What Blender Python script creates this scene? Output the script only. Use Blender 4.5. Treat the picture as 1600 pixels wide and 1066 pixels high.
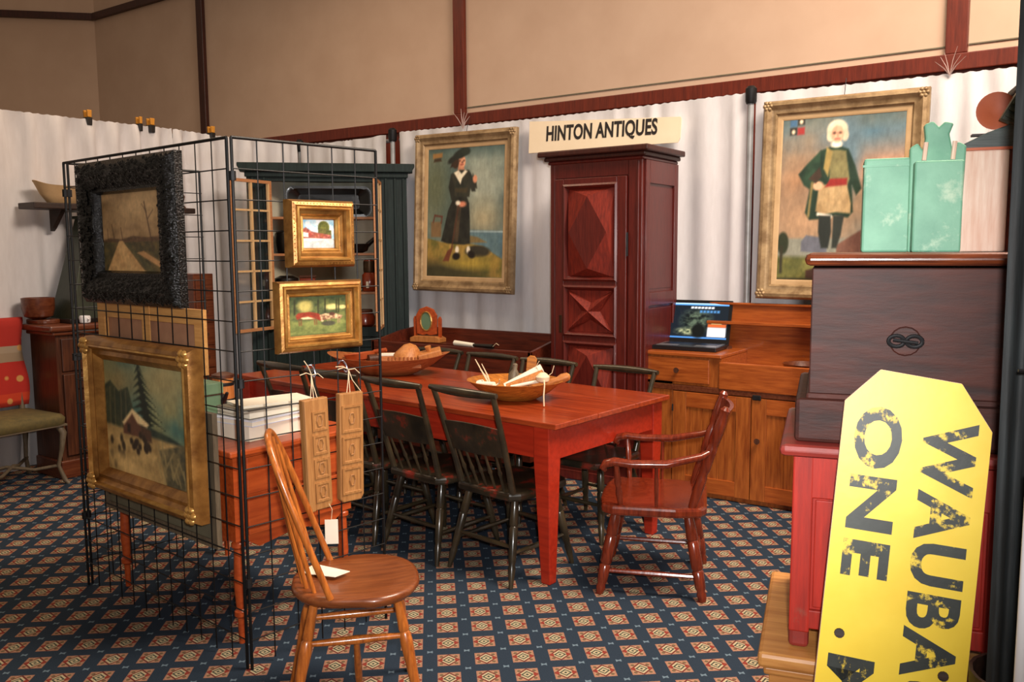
import bpy, math, random
import numpy as np
from mathutils import Vector, Matrix

for o in list(bpy.data.objects): bpy.data.objects.remove(o)
scene = bpy.context.scene
col = scene.collection
R = math.radians

# ---------------------------------------------------------------- camera, world, lights, exposure
CAM_Z = 1.46
cam_d = bpy.data.cameras.new('camera'); cam = bpy.data.objects.new('camera', cam_d); col.objects.link(cam)
cam_d.sensor_fit = 'HORIZONTAL'; cam_d.sensor_width = 36.0; cam_d.lens = 36.0 * 1338.47 / 1600.0
cam_d.clip_start = 0.05
cam.location = (0, 0, CAM_Z)
PITCH, ROLL, YAW = R(6.066), R(-0.365), R(-35.0)
_fw = Vector((math.sin(YAW) * math.cos(PITCH), math.cos(YAW) * math.cos(PITCH), -math.sin(PITCH)))
_rt = Vector((math.cos(YAW), -math.sin(YAW), 0)); _up = _rt.cross(_fw)
_r2 = _rt * math.cos(ROLL) + _up * math.sin(ROLL); _u2 = -_rt * math.sin(ROLL) + _up * math.cos(ROLL)
_m = Matrix((_r2, _u2, -_fw)).transposed()
cam.rotation_euler = _m.to_euler()
scene.camera = cam

scene.view_settings.view_transform = 'Standard'; scene.view_settings.look = 'None'
scene.view_settings.gamma = 1.0; scene.view_settings.exposure = 0.22
scene.view_settings.use_curve_mapping = False

world = bpy.data.worlds.new('room_ambience'); scene.world = world; world.use_nodes = True
world.node_tree.nodes['Background'].inputs[0].default_value = (1.0, 0.78, 0.58, 1)
world.node_tree.nodes['Background'].inputs[1].default_value = 0.20

def light(name, kind, loc, energy, color, target=None, **kw):
    d = bpy.data.lights.new(name, kind); d.energy = energy; d.color = color
    for k, v in kw.items(): setattr(d, k, v)
    o = bpy.data.objects.new(name, d); col.objects.link(o); o.location = loc
    if target is not None:
        o.rotation_euler = (Vector(target) - Vector(loc)).to_track_quat('-Z', 'Y').to_euler()
    return o
# the camera's flash, just above and right of the lens
light('camera_flash', 'SPOT', (0.05, 0.03, CAM_Z + 0.10), 330, (1.0, 0.97, 0.95), target=(-2.55, 3.9, 1.0),
      spot_size=R(76), spot_blend=1.0, shadow_soft_size=0.035)
# ballroom ceiling lamps
light('ceiling_lamp_near', 'AREA', (-0.1, 3.0, 4.7), 150, (1.0, 0.82, 0.65), target=(-1.6, 2.3, 0), size=1.6)
light('ceiling_lamp_far', 'AREA', (0.6, 3.6, 4.7), 185, (1.0, 0.84, 0.70), target=(0.2, 4.6, 0), size=1.6)
light('ceiling_lamp_left', 'AREA', (-5.2, 3.3, 4.7), 55, (1.0, 0.74, 0.50), target=(-5.0, 2.0, 0), size=1.6)

# ---------------------------------------------------------------- helpers
def lin(c):
    return tuple(((x / 12.92) if x <= .04045 else ((x + .055) / 1.055) ** 2.4) for x in c)
def rgb(r, g, b): return (*lin((r / 255, g / 255, b / 255)), 1)

MATS = {}
def mat(name, c1, c2=None, scale=6, stretch=(1, 1, 1), rough=.5, coat=0, bump=.15, metal=0, wear=None, spec=.5, contrast=(.35, .65), detail=6, bscale=None, trans=0, coords='Object'):
    m = bpy.data.materials.new(name); m.use_nodes = True; nt = m.node_tree; N = nt.nodes; L = nt.links
    b = N['Principled BSDF']; b.inputs['Roughness'].default_value = rough; b.inputs['Metallic'].default_value = metal
    b.inputs['Specular IOR Level'].default_value = spec
    b.inputs['Coat Weight'].default_value = coat; b.inputs['Coat Roughness'].default_value = .12
    b.inputs['Base Color'].default_value = c1
    MATS[name] = m
    if c2 is None and not bump and not wear: return m
    tc = N.new('ShaderNodeTexCoord'); mp = N.new('ShaderNodeMapping'); mp.inputs['Scale'].default_value = stretch
    L.new(tc.outputs[coords], mp.inputs[0])
    oi = N.new('ShaderNodeObjectInfo'); mu = N.new('ShaderNodeMath'); mu.operation = 'MULTIPLY'; mu.inputs[1].default_value = 17
    L.new(oi.outputs['Random'], mu.inputs[0])
    no = N.new('ShaderNodeTexNoise'); no.noise_dimensions = '4D'; no.inputs['Scale'].default_value = scale; no.inputs['Detail'].default_value = detail
    no.inputs['Roughness'].default_value = .6
    L.new(mp.outputs[0], no.inputs['Vector']); L.new(mu.outputs[0], no.inputs['W'])
    colout = None
    if c2 is not None:
        cr = N.new('ShaderNodeValToRGB'); cr.color_ramp.elements[0].position = contrast[0]; cr.color_ramp.elements[1].position = contrast[1]
        cr.color_ramp.elements[0].color = c2; cr.color_ramp.elements[1].color = c1
        L.new(no.outputs['Fac'], cr.inputs[0]); colout = cr.outputs[0]
    if wear:
        wc, lo, hi, ws = wear
        n2 = N.new('ShaderNodeTexNoise'); n2.noise_dimensions = '4D'; n2.inputs['Scale'].default_value = ws; n2.inputs['Detail'].default_value = 8
        n2.inputs['Roughness'].default_value = .65
        L.new(tc.outputs[coords], n2.inputs['Vector']); L.new(mu.outputs[0], n2.inputs['W'])
        r2 = N.new('ShaderNodeValToRGB'); r2.color_ramp.elements[0].position = lo; r2.color_ramp.elements[1].position = hi
        r2.color_ramp.elements[0].color = (0, 0, 0, 1); r2.color_ramp.elements[1].color = (1, 1, 1, 1)
        L.new(n2.outputs['Fac'], r2.inputs[0])
        mx = N.new('ShaderNodeMix'); mx.data_type = 'RGBA'
        L.new(r2.outputs[0], mx.inputs[0])
        if colout: L.new(colout, mx.inputs[6])
        else: mx.inputs[6].default_value = c1
        mx.inputs[7].default_value = wc; colout = mx.outputs[2]
    if colout: L.new(colout, b.inputs['Base Color'])
    if bump:
        bp = N.new('ShaderNodeBump'); bp.inputs['Strength'].default_value = bump; bp.inputs['Distance'].default_value = .01
        src = no
        if bscale:
            src = N.new('ShaderNodeTexNoise'); src.inputs['Scale'].default_value = bscale; src.inputs['Detail'].default_value = 4
            L.new(mp.outputs[0], src.inputs['Vector'])
        L.new(src.outputs['Fac'], bp.inputs['Height']); L.new(bp.outputs[0], b.inputs['Normal'])
    return m

class MB:
    def __init__(s): s.v = []; s.f = []
    def add(s, vs, fs):
        k = len(s.v); s.v += [tuple(map(float, v)) for v in vs]; s.f += [tuple(i + k for i in f) for f in fs]; return s
    def box(s, x0, x1, y0, y1, z0, z1, M=None):
        vs = [Vector((x, y, z)) for z in (z0, z1) for y in (y0, y1) for x in (x0, x1)]
        if M is not None: vs = [M @ v for v in vs]
        return s.add(vs, [(0, 2, 3, 1), (4, 5, 7, 6), (0, 1, 5, 4), (2, 6, 7, 3), (0, 4, 6, 2), (1, 3, 7, 5)])
    def prism(s, poly, y0, y1, M=None):          # polygon in xz, extruded along y
        n = len(poly); vs = [Vector((x, y0, z)) for x, z in poly] + [Vector((x, y1, z)) for x, z in poly]
        if M is not None: vs = [M @ v for v in vs]
        return s.add(vs, [tuple(range(n)), tuple(range(2 * n - 1, n - 1, -1))] + [(i, i + n, (i + 1) % n + n, (i + 1) % n) for i in range(n)])
    def slab(s, poly, z0, z1, M=None):           # polygon in xy, extruded along z
        n = len(poly); vs = [Vector((x, y, z0)) for x, y in poly] + [Vector((x, y, z1)) for x, y in poly]
        if M is not None: vs = [M @ v for v in vs]
        return s.add(vs, [tuple(range(n - 1, -1, -1)), tuple(range(n, 2 * n))] + [(i, (i + 1) % n, (i + 1) % n + n, i + n) for i in range(n)])
    def tube(s, pts, rad, n=10, flat=1.0):
        pts = [Vector(p) for p in pts]
        if not hasattr(rad, '__len__'): rad = [rad] * len(pts)
        vs = []; prev = None
        for i, p in enumerate(pts):
            t = (pts[min(i + 1, len(pts) - 1)] - pts[max(i - 1, 0)]).normalized()
            if prev is None:
                a = Vector((0, 0, 1)) if abs(t.z) < .9 else Vector((1, 0, 0)); u = t.cross(a).normalized()
            else:
                u = (prev - t * prev.dot(t)).normalized()
            prev = u; w = t.cross(u)
            vs += [p + (u * math.cos(2 * math.pi * k / n) + w * math.sin(2 * math.pi * k / n) * flat) * rad[i] for k in range(n)]
        fs = [(i * n + k, i * n + (k + 1) % n, (i + 1) * n + (k + 1) % n, (i + 1) * n + k) for i in range(len(pts) - 1) for k in range(n)]
        fs += [tuple(range(n - 1, -1, -1)), tuple(range((len(pts) - 1) * n, len(pts) * n))]
        return s.add(vs, fs)
    def turned(s, p0, p1, prof, n=10):
        p0 = Vector(p0); p1 = Vector(p1)
        return s.tube([p0.lerp(p1, t) for t, r in prof], [r for t, r in prof], n)
    def lathe(s, prof, n=24, loc=(0, 0, 0), sx=1, sy=1, rot=0):     # (r,z)
        vs = []; c, sn = math.cos(rot), math.sin(rot)
        for r, z in prof:
            for k in range(n):
                a = 2 * math.pi * k / n; x = r * math.cos(a) * sx; y = r * math.sin(a) * sy
                vs.append((loc[0] + x * c - y * sn, loc[1] + x * sn + y * c, loc[2] + z))
        fs = [(i * n + k, i * n + (k + 1) % n, (i + 1) * n + (k + 1) % n, (i + 1) * n + k) for i in range(len(prof) - 1) for k in range(n)]
        fs += [tuple(range(n - 1, -1, -1)), tuple(range((len(prof) - 1) * n, len(prof) * n))]
        return s.add(vs, fs)
    def ring(s, x0, x1, z0, z1, prof):           # rectangular frame in xz, front = -y; prof: (inset, height)
        vs = []
        for d, h in prof: vs += [(x0 + d, -h, z0 + d), (x1 - d, -h, z0 + d), (x1 - d, -h, z1 - d), (x0 + d, -h, z1 - d)]
        n = len(prof); fs = [(i * 4 + k, i * 4 + (k + 1) % 4, (i + 1) * 4 + (k + 1) % 4, (i + 1) * 4 + k) for i in range(n - 1) for k in range(4)]
        fs += [((n - 1) * 4 + k, (n - 1) * 4 + (k + 1) % 4, (k + 1) % 4, k) for k in range(4)]
        return s.add(vs, fs)
    def mesh(s, name, smooth=None):
        me = bpy.data.meshes.new(name); me.from_pydata(s.v, [], s.f); me.update()
        if smooth is not None:
            me.shade_smooth(); me.set_sharp_from_angle(angle=R(smooth))
        return me
    def build(s, name, m, parent=None, smooth=None, bevel=0, loc=None, rot=None, label=None, kind=None):
        o = bpy.data.objects.new(name, s.mesh(name, smooth)); col.objects.link(o)
        if m: o.data.materials.append(MATS[m])
        if parent: o.parent = parent
        if loc: o.location = loc
        if rot: o.rotation_euler = rot
        if label: o['label'] = label
        if kind: o['kind'] = kind
        if bevel:
            b = o.modifiers.new('bevel', 'BEVEL'); b.width = bevel; b.segments = 2; b.limit_method = 'ANGLE'; b.angle_limit = R(40)
        return o
def tag(o, label, cat, group=None, kind=None):
    o['label'] = label; o['category'] = cat
    if group: o['group'] = group
    if kind: o['kind'] = kind
    return o
def thing(name, label, cat, loc=(0, 0, 0), rz=0, group=None, rot=None):
    o = bpy.data.objects.new(name, None); col.objects.link(o); o.location = loc; o.empty_display_size = .1
    o.rotation_euler = rot if rot else (0, 0, rz)
    return tag(o, label, cat, group)
def struct(name, mb, m, parent=None, smooth=None, bevel=0):
    o = mb.build(name, m, parent, smooth, bevel)
    if parent is None: o['kind'] = 'structure'
    return o
def copy_tree(o, parent=None):
    c = o.copy(); col.objects.link(c); c.parent = parent
    for ch in list(o.children): copy_tree(ch, c)
    return c
def rrect(x0, x1, y0, y1, r, n=5):
    out = []
    for cx, cy, a0 in ((x1 - r, y1 - r, 0), (x0 + r, y1 - r, 90), (x0 + r, y0 + r, 180), (x1 - r, y0 + r, 270)):
        for k in range(n + 1):
            a = R(a0 + 90 * k / n); out.append((cx + r * math.cos(a), cy + r * math.sin(a)))
    return out
def text_mesh(body, size, extrude=.001, offset=0.0, sx=1.0, spacing=1.0):
    c = bpy.data.curves.new('lettering', 'FONT'); c.body = body; c.size = size; c.extrude = extrude; c.offset = offset
    c.align_x = 'LEFT'; c.space_character = spacing; c.resolution_u = 4
    o = bpy.data.objects.new('lettering', c); col.objects.link(o)
    bpy.context.view_layer.update()
    me = bpy.data.meshes.new_from_object(o.evaluated_get(bpy.context.evaluated_depsgraph_get()))
    bpy.data.objects.remove(o); bpy.data.curves.remove(c)
    xs = [v.co.x for v in me.vertices]; x0 = min(xs); zs = [v.co.y for v in me.vertices]
    for v in me.vertices: v.co.x = (v.co.x - x0) * sx
    return me, (max(xs) - x0) * sx, max(zs)

# painted surfaces: colours computed in code, one per vertex
def vnoise(U, V, s, seed):
    rs = np.random.RandomState(seed); g = rs.rand(40, 40)
    x = (U * s) % 38; y = (V * s) % 38; xi = x.astype(int); yi = y.astype(int); fx = x - xi; fy = y - yi
    fx = fx * fx * (3 - 2 * fx); fy = fy * fy * (3 - 2 * fy)
    return (g[yi, xi] * (1 - fx) + g[yi, xi + 1] * fx) * (1 - fy) + (g[yi + 1, xi] * (1 - fx) + g[yi + 1, xi + 1] * fx) * fy
def fbm(U, V, s, seed): return vnoise(U, V, s, seed) * .5 + vnoise(U, V, s * 2.1, seed + 1) * .3 + vnoise(U, V, s * 4.3, seed + 2) * .2
class Art:
    def __init__(s, w, h, n, bg):
        s.nx = n; s.ny = max(4, int(n * h / w)); s.w = w; s.h = h
        u, v = np.meshgrid(np.linspace(0, 1, s.nx + 1), np.linspace(0, 1, s.ny + 1)); s.U = u.ravel(); s.V = v.ravel()
        s.C = np.tile(np.array(bg, float) / 255, (len(s.U), 1)); s.soft = 2.0 / n
    def put(s, mask, c, c2=None, sc=10, seed=1):
        c = np.array(c, float) / 255
        if c2 is not None:
            k = np.clip((fbm(s.U, s.V, sc, seed) - .3) / .4, 0, 1)[:, None]; c = c * (1 - k) + np.array(c2, float) / 255 * k
        m = np.clip(mask, 0, 1)[:, None]; s.C = s.C * (1 - m) + c * m; return s
    def ell(s, cx, cy, rx, ry, ang=0, soft=None):
        a = R(ang); x = s.U - cx; y = (s.V - cy) * s.h / s.w
        xr = x * math.cos(a) + y * math.sin(a); yr = -x * math.sin(a) + y * math.cos(a)
        d = np.sqrt((xr / rx) ** 2 + (yr / (ry * s.h / s.w)) ** 2); k = soft or s.soft
        return (1 - d) * min(rx, ry) / k + .5
    def poly(s, pts):
        ins = np.zeros(len(s.U), bool); n = len(pts); dm = np.full(len(s.U), 9.)
        for i in range(n):
            x0, y0 = pts[i]; x1, y1 = pts[(i + 1) % n]
            c = ((y0 > s.V) != (y1 > s.V)) & (s.U < (x1 - x0) * (s.V - y0) / ((y1 - y0) or 1e-9) + x0); ins ^= c
            l2 = (x1 - x0) ** 2 + (y1 - y0) ** 2 + 1e-12
            t = np.clip(((s.U - x0) * (x1 - x0) + (s.V - y0) * (y1 - y0)) / l2, 0, 1)
            dm = np.minimum(dm, np.hypot(s.U - x0 - t * (x1 - x0), s.V - y0 - t * (y1 - y0)))
        return np.where(ins, dm, -dm) / s.soft + .5
    def line(s, x0, y0, x1, y1, w):
        l2 = (x1 - x0) ** 2 + (y1 - y0) ** 2; t = np.clip(((s.U - x0) * (x1 - x0) + (s.V - y0) * (y1 - y0)) / l2, 0, 1)
        return (w - np.hypot(s.U - x0 - t * (x1 - x0), s.V - y0 - t * (y1 - y0))) / s.soft + .5
    def finish(s, seed, amt=.5):
        k = (.35 * fbm(s.U, s.V, 22, seed) + .35 * fbm(s.U * 3, s.V, 17, seed + 5) + .3 * fbm(s.U, s.V, 6, seed + 9))[:, None]
        s.C = 1.22 * s.C * (1 - amt * .5 + amt * k) ; g = s.C.mean(1, keepdims=True); s.C = s.C * .88 + g * .12 * np.array([1.06, 1.0, .86]); return s
    def build(s, name, m, parent, x0, z0, y=0.0, label=None):
        if m == 'oil_paint': s.finish(int(s.w * 1000))
        vs = np.c_[x0 + s.U * s.w, np.full(len(s.U), y), z0 + s.V * s.h]; k = s.nx + 1
        j, i = np.meshgrid(np.arange(s.ny), np.arange(s.nx), indexing='ij'); a = (j * k + i).ravel()
        fs = np.c_[a, a + 1, a + 1 + k, a + k]
        me = bpy.data.meshes.new(name); me.from_pydata(vs.tolist(), [], fs.tolist()); me.update()
        at = me.color_attributes.new('paint', 'FLOAT_COLOR', 'POINT')
        c = np.clip(s.C, 0, 1); c = np.where(c <= .04045, c / 12.92, ((c + .055) / 1.055) ** 2.4)
        at.data.foreach_set('color', np.c_[c, np.ones(len(c))].astype(np.float32).ravel())
        o = bpy.data.objects.new(name, me); col.objects.link(o); me.materials.append(MATS[m]); o.parent = parent
        if label: o['label'] = label
        return o
def paint_mat(name, rough=.45, emit=0, bump=.25):
    m = bpy.data.materials.new(name); m.use_nodes = True; N = m.node_tree.nodes; L = m.node_tree.links; b = N['Principled BSDF']
    a = N.new('ShaderNodeAttribute'); a.attribute_name = 'paint'; L.new(a.outputs['Color'], b.inputs['Base Color']); b.inputs['Roughness'].default_value = rough
    if emit:
        L.new(a.outputs['Color'], b.inputs['Emission Color']); b.inputs['Emission Strength'].default_value = emit
    if bump:
        n = N.new('ShaderNodeTexNoise'); n.inputs['Scale'].default_value = 220; bp = N.new('ShaderNodeBump'); bp.inputs['Strength'].default_value = bump
        bp.inputs['Distance'].default_value = .002
        t = N.new('ShaderNodeTexCoord'); L.new(t.outputs['Object'], n.inputs['Vector']); L.new(n.outputs['Fac'], bp.inputs['Height']); L.new(bp.outputs[0], b.inputs['Normal'])
    MATS[name] = m
paint_mat('oil_paint', .5); paint_mat('screen', .2, 1.1, 0)

# ---------------------------------------------------------------- materials
V_ = (14, 14, 1.2); X_ = (1.2, 14, 14); Y_ = (14, 1.2, 14)
mat('wall_beige', rgb(204, 174, 150), rgb(197, 166, 142), 3, rough=.85, bump=.03)
mat('trim_red', rgb(112, 40, 22), rgb(84, 27, 14), 5, V_, rough=.4, coat=.2, bump=.05)
mat('trim_dark', rgb(70, 30, 20), rgb(48, 20, 14), 5, V_, rough=.45, bump=.05)
mat('pale_plaster', rgb(214, 198, 170), rgb(205, 188, 160), 4, rough=.8, bump=.03)
mat('drape_white', rgb(226, 224, 227), rgb(210, 207, 209), 3, (10, 10, 2), rough=.9, bump=.3, bscale=90, contrast=(.2, .8))
mat('drape_black', rgb(30, 36, 38), rgb(12, 14, 15), 4, (20, 20, 2), rough=.7, bump=.2)
mat('pipe_metal', rgb(176, 178, 180), rgb(150, 152, 154), 10, rough=.4, metal=.3, bump=.02)
mat('black_metal', rgb(10, 11, 12), rgb(6, 6, 7), 20, rough=.5, spec=.35, bump=.02)
mat('clamp_orange', rgb(206, 140, 40), None, rough=.5, bump=0)
mat('black_plastic', rgb(18, 18, 20), None, rough=.35, bump=0)
mat('silver_plastic', rgb(120, 122, 126), None, rough=.35, metal=.4, bump=0)
mat('gold', rgb(186, 134, 68), rgb(122, 78, 34), 14, rough=.34, metal=.55, bump=.25)
mat('gold_bright', rgb(222, 174, 98), rgb(166, 112, 48), 16, rough=.3, metal=.55, bump=.3)
mat('gold_pale', rgb(180, 152, 112), rgb(128, 102, 70), 14, rough=.45, metal=.25, bump=.3)
mat('liner_tan', rgb(205, 172, 128), rgb(190, 156, 112), 10, rough=.7, bump=.1)
mat('frame_black', rgb(9, 10, 10), rgb(5, 5, 5), 40, rough=.16, spec=.5, bump=.5, bscale=150)
mat('red_table', rgb(176, 46, 22), rgb(150, 34, 15), 4, X_, rough=.38, coat=.15, bump=.05)
mat('red_table_top', rgb(166, 66, 29), rgb(122, 40, 16), 3.5, X_, rough=.30, coat=.25, bump=.06)
mat('chair_dark', rgb(54, 46, 32), rgb(24, 23, 18), 9, rough=.30, coat=.3, bump=.12, wear=(rgb(126, 36, 24), .545, .63, 9))
mat('chair_dark_plain', rgb(62, 52, 35), rgb(30, 27, 20), 9, rough=.28, coat=.35, bump=.10, wear=(rgb(104, 36, 22), .64, .72, 10))
mat('chair_red', rgb(126, 48, 24), rgb(88, 28, 13), 6, V_, rough=.22, coat=.5, bump=.05)
mat('chair_honey', rgb(196, 112, 44), rgb(140, 72, 26), 6, V_, rough=.28, coat=.35, bump=.06)
mat('seat_brown', rgb(134, 72, 34), rgb(100, 48, 20), 5, X_, rough=.35, coat=.25, bump=.06)
mat('armoire_red', rgb(96, 29, 21), rgb(74, 19, 14), 6, V_, rough=.36, coat=.2, bump=.10)
mat('pine_honey', rgb(176, 98, 40), rgb(130, 62, 22), 5, V_, rough=.34, coat=.25, bump=.06)
mat('pine_honey_h', rgb(176, 92, 36), rgb(136, 62, 20), 5, X_, rough=.34, coat=.25, bump=.06)
mat('pine_light', rgb(196, 140, 76), rgb(160, 102, 48), 4, X_, rough=.45, coat=.1, bump=.08)
mat('orange_wood', rgb(190, 84, 34), rgb(160, 62, 22), 4, Y_, rough=.40, coat=.15, bump=.06)
mat('walnut', rgb(92, 50, 28), rgb(58, 28, 15), 5, V_, rough=.4, coat=.15, bump=.08)
mat('walnut_h', rgb(112, 60, 34), rgb(84, 36, 18), 5, Y_, rough=.35, coat=.2, bump=.06)
mat('dark_wood', rgb(56, 34, 24), rgb(30, 18, 13), 6, X_, rough=.5, bump=.12)
mat('trough_red', rgb(104, 42, 24), rgb(70, 26, 15), 5, X_, rough=.4, coat=.1, bump=.08)
mat('cupboard_green', rgb(31, 47, 46), rgb(20, 32, 32), 7, V_, rough=.6, coat=0, spec=.3, bump=.1, wear=(rgb(52, 70, 72), .64, .78, 6))
mat('cupboard_cream', rgb(196, 192, 172), rgb(180, 176, 156), 6, rough=.7, bump=.05)
mat('muntin_cream', rgb(226, 190, 140), rgb(206, 164, 112), 8, V_, rough=.5, bump=.05)
mat('shelf_pine', rgb(196, 138, 92), rgb(176, 116, 74), 6, X_, rough=.55, bump=.06)
mat('red_paint', rgb(172, 36, 18), rgb(134, 26, 13), 5, V_, rough=.62, bump=.15, wear=(rgb(128, 74, 58), .64, .74, 7))
mat('red_paint_worn', rgb(150, 50, 40), rgb(112, 40, 36), 8, rough=.5, bump=.2, wear=(rgb(92, 70, 66), .52, .66, 9))
mat('chest_dark', rgb(74, 36, 28), rgb(48, 30, 28), 5, (1.2, 14, 6), rough=.55, spec=.25, bump=.2, wear=(rgb(60, 62, 66), .64, .84, 5))
mat('chest_lid', rgb(120, 56, 26), rgb(64, 26, 14), 6, X_, rough=.3, coat=.35, bump=.12)
mat('green_paint', rgb(122, 176, 146), rgb(96, 150, 124), 8, rough=.55, bump=.25, wear=(rgb(170, 196, 168), .56, .66, 12))
mat('white_worn', rgb(232, 206, 188), rgb(212, 170, 148), 5, V_, rough=.6, bump=.2, wear=(rgb(96, 60, 54), .66, .70, 16))
mat('slate_green', rgb(72, 86, 84), rgb(52, 64, 64), 8, X_, rough=.5, bump=.15)
mat('orange_clay', rgb(186, 88, 38), rgb(160, 66, 26), 8, rough=.5, bump=.1)
mat('yellow_paint', rgb(240, 208, 62), rgb(232, 196, 48), 5, rough=.45, bump=.12, wear=(rgb(150, 118, 84), .675, .70, 16))
mat('letter_black', rgb(46, 52, 46), rgb(30, 34, 32), 12, rough=.5, bump=.1, wear=(rgb(226, 194, 54), .54, .60, 26))
mat('sign_cream', rgb(244, 226, 196), rgb(238, 218, 186), 4, rough=.6, bump=.03)
mat('armoire_facet', rgb(128, 39, 23), rgb(94, 26, 16), 7, V_, rough=.62, coat=0, spec=.3, bump=.12)  # brighter orange-red facets: worn paint, with some of the light painted in
mat('ink', rgb(34, 28, 26), None, rough=.6, bump=0)
mat('wood_bowl', rgb(176, 104, 56), rgb(140, 76, 38), 5, X_, rough=.5, bump=.1)
mat('wood_bowl_gold', rgb(192, 118, 40), rgb(140, 80, 26), 7, X_, rough=.45, bump=.15)
mat('treen', rgb(200, 132, 70), rgb(168, 100, 48), 9, V_, rough=.5, bump=.12)
mat('treen_dark', rgb(88, 46, 24), rgb(60, 30, 16), 9, V_, rough=.5, bump=.12)
mat('mold_wood', rgb(176, 124, 70), rgb(146, 96, 48), 8, V_, rough=.6, bump=.18)
mat('paper', rgb(240, 232, 214), rgb(232, 222, 200), 6, rough=.8, bump=.03)
mat('paper_blue', rgb(216, 222, 240), None, rough=.6, bump=0)
mat('book_grey', rgb(120, 112, 96), rgb(104, 96, 82), 8, rough=.6, bump=.03)
mat('string', rgb(226, 204, 168), None, rough=.8, bump=0)
mat('steel', rgb(170, 176, 196), None, rough=.25, metal=.9, bump=0)
mat('iron', rgb(38, 38, 40), rgb(24, 24, 26), 12, rough=.5, metal=.5, bump=.1)
mat('black_ware', rgb(22, 19, 17), rgb(12, 11, 10), 10, rough=.3, coat=.2, bump=.08)
mat('amber_ware', rgb(150, 58, 26), rgb(104, 36, 16), 12, rough=.25, coat=.4, bump=.05)
mat('pot_green', rgb(108, 136, 104), rgb(88, 116, 88), 6, rough=.6, bump=.1)
mat('olive_seat', rgb(100, 86, 46), rgb(78, 70, 40), 30, rough=.85, bump=.15)
mat('grey_wood', rgb(118, 104, 84), rgb(90, 78, 62), 8, V_, rough=.5, bump=.08)
mat('dark_green', rgb(46, 56, 38), rgb(32, 40, 28), 7, V_, rough=.45, coat=.1, bump=.08)
mat('canvas_back', rgb(176, 128, 96), rgb(158, 112, 84), 12, rough=.8, bump=.15)
mat('stretcher_pine', rgb(216, 160, 92), rgb(196, 138, 74), 7, X_, rough=.6, bump=.06)
mat('backing_grey', rgb(112, 106, 84), rgb(98, 92, 74), 7, rough=.7, bump=.06)
mat('blue_cloth', rgb(70, 72, 140), None, rough=.8, bump=0)
mat('brass_dark', rgb(84, 62, 40), rgb(60, 44, 30), 10, rough=.4, metal=.7, bump=.05)
mat('white_thing', rgb(226, 226, 230), None, rough=.6, bump=0)
# glass panes
g = bpy.data.materials.new('window_glass'); g.use_nodes = True; MATS['window_glass'] = g
_n = g.node_tree.nodes; _l = g.node_tree.links; _n.remove(_n['Principled BSDF'])
_t = _n.new('ShaderNodeBsdfTransparent'); _g = _n.new('ShaderNodeBsdfGlossy'); _g.inputs['Roughness'].default_value = .05
_f = _n.new('ShaderNodeFresnel'); _f.inputs['IOR'].default_value = 1.35; _x = _n.new('ShaderNodeMixShader')
_l.new(_f.outputs[0], _x.inputs[0]); _l.new(_t.outputs[0], _x.inputs[1]); _l.new(_g.outputs[0], _x.inputs[2]); _l.new(_x.outputs[0], _n['Material Output'].inputs[0])
# clear plastic
g = bpy.data.materials.new('clear_plastic'); g.use_nodes = True; MATS['clear_plastic'] = g
b = g.node_tree.nodes['Principled BSDF']; b.inputs['Base Color'].default_value = rgb(214, 190, 184); b.inputs['Roughness'].default_value = .2; b.inputs['Alpha'].default_value = .6

# patterned throw
def striped_throw():
    m = bpy.data.materials.new('red_throw'); m.use_nodes = True; N = m.node_tree.nodes; L = m.node_tree.links; b = N['Principled BSDF']; b.inputs['Roughness'].default_value = .9
    tc = N.new('ShaderNodeTexCoord'); sp = N.new('ShaderNodeSeparateXYZ'); L.new(tc.outputs['Object'], sp.inputs[0])
    cr = N.new('ShaderNodeValToRGB'); cr.color_ramp.interpolation = 'CONSTANT'; e = cr.color_ramp.elements
    stops = [(0, (176, 44, 26)), (.50, (196, 60, 30)), (.555, (180, 40, 30)), (.76, (150, 128, 104)), (.82, (160, 140, 118)), (.86, (168, 40, 30)), (1.05, (190, 56, 30))]
    e[0].position = 0; e[0].color = rgb(*stops[0][1])
    e[1].position = stops[1][0] / 1.25; e[1].color = rgb(*stops[1][1])
    for p, c in stops[2:]:
        k = e.new(p / 1.25); k.color = rgb(*c)
    d = N.new('ShaderNodeMath'); d.operation = 'DIVIDE'; d.inputs[1].default_value = 1.25; L.new(sp.outputs[2], d.inputs[0]); L.new(d.outputs[0], cr.inputs[0])
    vo = N.new('ShaderNodeTexVoronoi'); vo.inputs['Scale'].default_value = 9; L.new(tc.outputs['Object'], vo.inputs['Vector'])
    r2 = N.new('ShaderNodeValToRGB'); r2.color_ramp.elements[0].position = .16; r2.color_ramp.elements[1].position = .22
    r2.color_ramp.elements[0].color = (1, 1, 1, 1); r2.color_ramp.elements[1].color = (0, 0, 0, 1); L.new(vo.outputs['Distance'], r2.inputs[0])
    mx = N.new('ShaderNodeMix'); mx.data_type = 'RGBA'; L.new(r2.outputs[0], mx.inputs[0]); L.new(cr.outputs[0], mx.inputs[6]); mx.inputs[7].default_value = rgb(206, 150, 84)
    L.new(mx.outputs[2], b.inputs['Base Color']); MATS['red_throw'] = m
striped_throw()

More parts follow.
